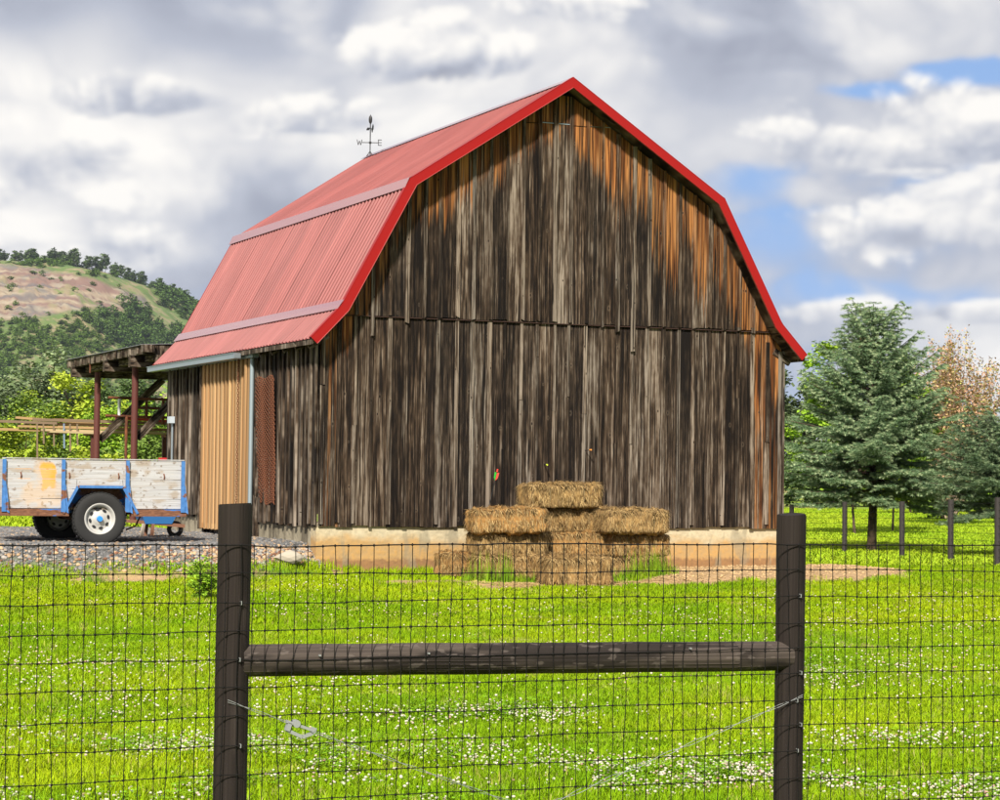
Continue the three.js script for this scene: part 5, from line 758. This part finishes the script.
  scatter('tall_grass', tg, M.grass, L, 'tall grass tufts growing up around the hay bales', 'grass');
}
// ---------------------------------------------------------------- quarry hill
{
  seed(606);
  const crest = [[-900, 120], [-700, 160], [-560, 176], [-415, 176], [-374, 176], [-333, 171], [-291, 158], [-266, 146], [-253, 138], [-200, 108], [-120, 72], [0, 40], [200, 12], [400, 2]];
  const cH = (x) => { for (let i = 0; i < crest.length - 1; i++) if (x <= crest[i + 1][0]) { const a = crest[i], b = crest[i + 1], t = ss(0, 1, (x - a[0]) / (b[0] - a[0])); return mix(a[1], b[1], t * .5 + .5 * (x - a[0]) / (b[0] - a[0])); } return 0; };
  // quarry: fraction of the crest height where the face begins and ends
  const quarry = (x, f) => { const n = fbm(x * .02 + 3, f * 6, 3) - .5, n2 = fbm(x * .09, f * 30, 3) - .5; const lo = mix(.66, .80, ss(-380, -285, x)), hi = mix(.955, .93, ss(-400, -300, x)); return ss(lo - .012, lo + .012, f + n * .05 + n2 * .03) * ss(hi + .012, hi - .012, f + n * .03 + n2 * .02) * ss(-278, -292, x + n * 30); };
  const hy = (x, t) => {                           // t 0 foot .. 1 crest .. beyond
    const c = cH(x); let f = t < 1 ? mix(Math.pow(t, .95), ss(0, 1, t), .25) : 1 - .25 * (t - 1);
    const q = ss(-270, -320, x); if (t < 1) { const st = t < .62 ? t * .74 / .62 : t < .68 ? mix(.74, .83, (t - .62) / .06) : t < .77 ? mix(.83, .86, (t - .68) / .09) : t < .83 ? mix(.86, .95, (t - .77) / .06) : mix(.95, 1, (t - .83) / .17); f = mix(f, st, q * .85); }
    return Math.max(-2, c * f - (1 - f) * 0 + (fbm(x * .03, t * 9, 4) - .5) * 9 * ss(0, .2, t) * (t < .98 ? 1 : .3) + ((fbm(x * .12, t * 40, 3) - .5) * 5 + (fbm(x * .3, t * 120, 3) - .5) * 5 * ss(-270, -330, x) * ss(.5, .6, t) * ss(.97, .85, t)) * ss(.1, .3, t) * (t < .97 ? 1 : .4));
  };
  const nx = 460, nt = 300, P = [], C = [], I = [], zOf = (t) => -1450 - t * 450;
  const X = (i) => -760 + i * 2.6;
  for (let j = 0; j <= nt; j++) for (let i = 0; i <= nx; i++) {
    const x = X(i), t = j / nt * 1.35, y = hy(x, t), c0 = cH(x), f = c0 > 4 ? y / c0 : 0; P.push(x, y, zOf(t));
    const n = fbm(x * .05, t * 22, 4), n2 = fbm(x * .2, t * 90, 3), st = vn(x * .012 + 4, y * .45 + 3 * vn(x * .03, t * 4)), q = quarry(x, f) * (t < 1 ? 1 : 0);
    let c = mix3([.065, .115, .028], [.15, .20, .048], n); c = mix3(c, [.27, .20, .12], ss(.5, .64, n2 * .6 + n * .45) * .8);
    let r = mix3([.30, .20, .125], [.46, .35, .235], n2); r = mix3(r, [.24, .13, .105], ss(.46, .6, st + .3 * (n2 - .5)) * .85); r = mix3(r, [.17, .15, .14], ss(.5, .66, fbm(x * .09 + 9, t * 70, 3)) * .75); r = mix3(r, [.50, .40, .27], ss(.6, .75, fbm(x * .04 + 2, t * 130, 3)) * .6); c = mix3(c, [r[0] * .72, r[1] * .76, r[2] * .78], q * (1 - .8 * ss(.62, .7, n))); C.push(...c);
  }
  for (let j = 0; j < nt; j++) for (let i = 0; i < nx; i++) { const a = j * (nx + 1) + i; I.push(a, a + 1, a + nx + 1, a + 1, a + nx + 2, a + nx + 1); }
  const g = new THREE.BufferGeometry(); g.setAttribute('position', new THREE.Float32BufferAttribute(P, 3)); g.setAttribute('color', new THREE.Float32BufferAttribute(C, 3)); g.setIndex(I); g.computeVertexNormals();
  solo('hill', g, new THREE.MeshStandardMaterial({ vertexColors: true, roughness: 1, side: THREE.DoubleSide }), 'far green hill with a bare quarry face', 'hill', 'structure').name = 'hill';
  // trees of the crest, each its own; the wooded slope and the scrub as masses
  const kinds = [0, 1, 2].map((k) => leafTree({ h: 14, low: 1.5, ch: 12.5, r: 4.6, trunk: .35, clumps: 36, leaves: 2000, size: 1.0, spread: 1.2, limb: 3, seed: 170 + k, a: [.06, .10, .035], b: [.13, .185, .06] }));
  seed(175); const proto = kinds.map((q) => { const o = new THREE.Group(); part('trunk', q[0], M.bark, o); part('crown', q[1], M.leaf, o); return o; });
  const nTree = 46; for (let i = 0; i < nTree; i++) {
    const x = -452 + i * 4.4 + rr(-1.2, 1.2), t = rr(.985, 1.05), o = proto[i % 3].clone(), s = (x < -395 ? .9 : x < -330 ? 1.05 : .85) * rr(.65, 1.25); o.name = numbered('crest_tree'); o.position.set(x, hy(x, t) - .5, zOf(t)); o.rotation.y = rnd() * 6; o.scale.set(s, s * rr(.85, 1.2), s); scene.add(o); tag(o, i < 13 ? 'small tree on the level left part of the hill crest above the quarry' : i < 28 ? 'tree of the thick row in the middle of the hill crest' : i < 38 ? 'tree where the hill crest starts to fall toward the barn' : 'tree low on the hill crest next to the barn roof', 'tree', i < 13 ? 'trees on the left crest' : i < 28 ? 'trees in the middle of the crest' : i < 38 ? 'trees where the crest falls' : 'trees low on the crest');
  }
  const bushG = leafTree({ h: 5, low: .2, ch: 5, r: 3, trunk: .1, clumps: 14, leaves: 180, size: 1.0, spread: .85, limb: 20, seed: 180, a: [1, 1, 1], b: [.8, .9, .7] })[1], wood = [], scrub = [];
  for (let i = 0; i < 12000; i++) {
    const x = rr(-520, -120), t = rr(.2, 1.05), y = hy(x, t), f = y / cH(x), q = quarry(x, f), n = fbm(x * .03 + 7, t * 8, 3), k = rr(.75, 1.25);
    const woods = ss(-305, -268, x + (n - .5) * 60) * ss(.45, .8, t) * ss(.45, .58, n + .05);
    if (woods > rnd() * .9 + .1) wood.push({ x, y: y - .5, z: zOf(t), r: rnd() * 6, s: rr(.9, 1.9), sy: rr(1, 2.1), c: [.10 * k, .16 * k, .04 * k] });
    else if (rnd() < (q > .2 ? .03 : ss(.36, .6, n) * .8)) scrub.push({ x, y: y - .4, z: zOf(t), r: rnd() * 6, s: rr(.5, 1.3), sy: rr(.4, 1), c: [.15 * k, .225 * k, .045 * k] });
  }
  scatter('hillside_wood', bushG, M.leaf, wood, 'dense wood on the right shoulder of the quarry hill', 'wood'); scatter('hillside_scrub', bushG, M.leaf, scrub, 'green scrub scattered over the quarry hillside', 'scrub');
}
scene.fog = new THREE.FogExp2(new THREE.Color().setRGB(.62, .70, .82), 0.00004);
scene.traverse((o) => { if (o.isMesh) o.castShadow = o.receiveShadow = true; });
renderer.render(scene, camera);
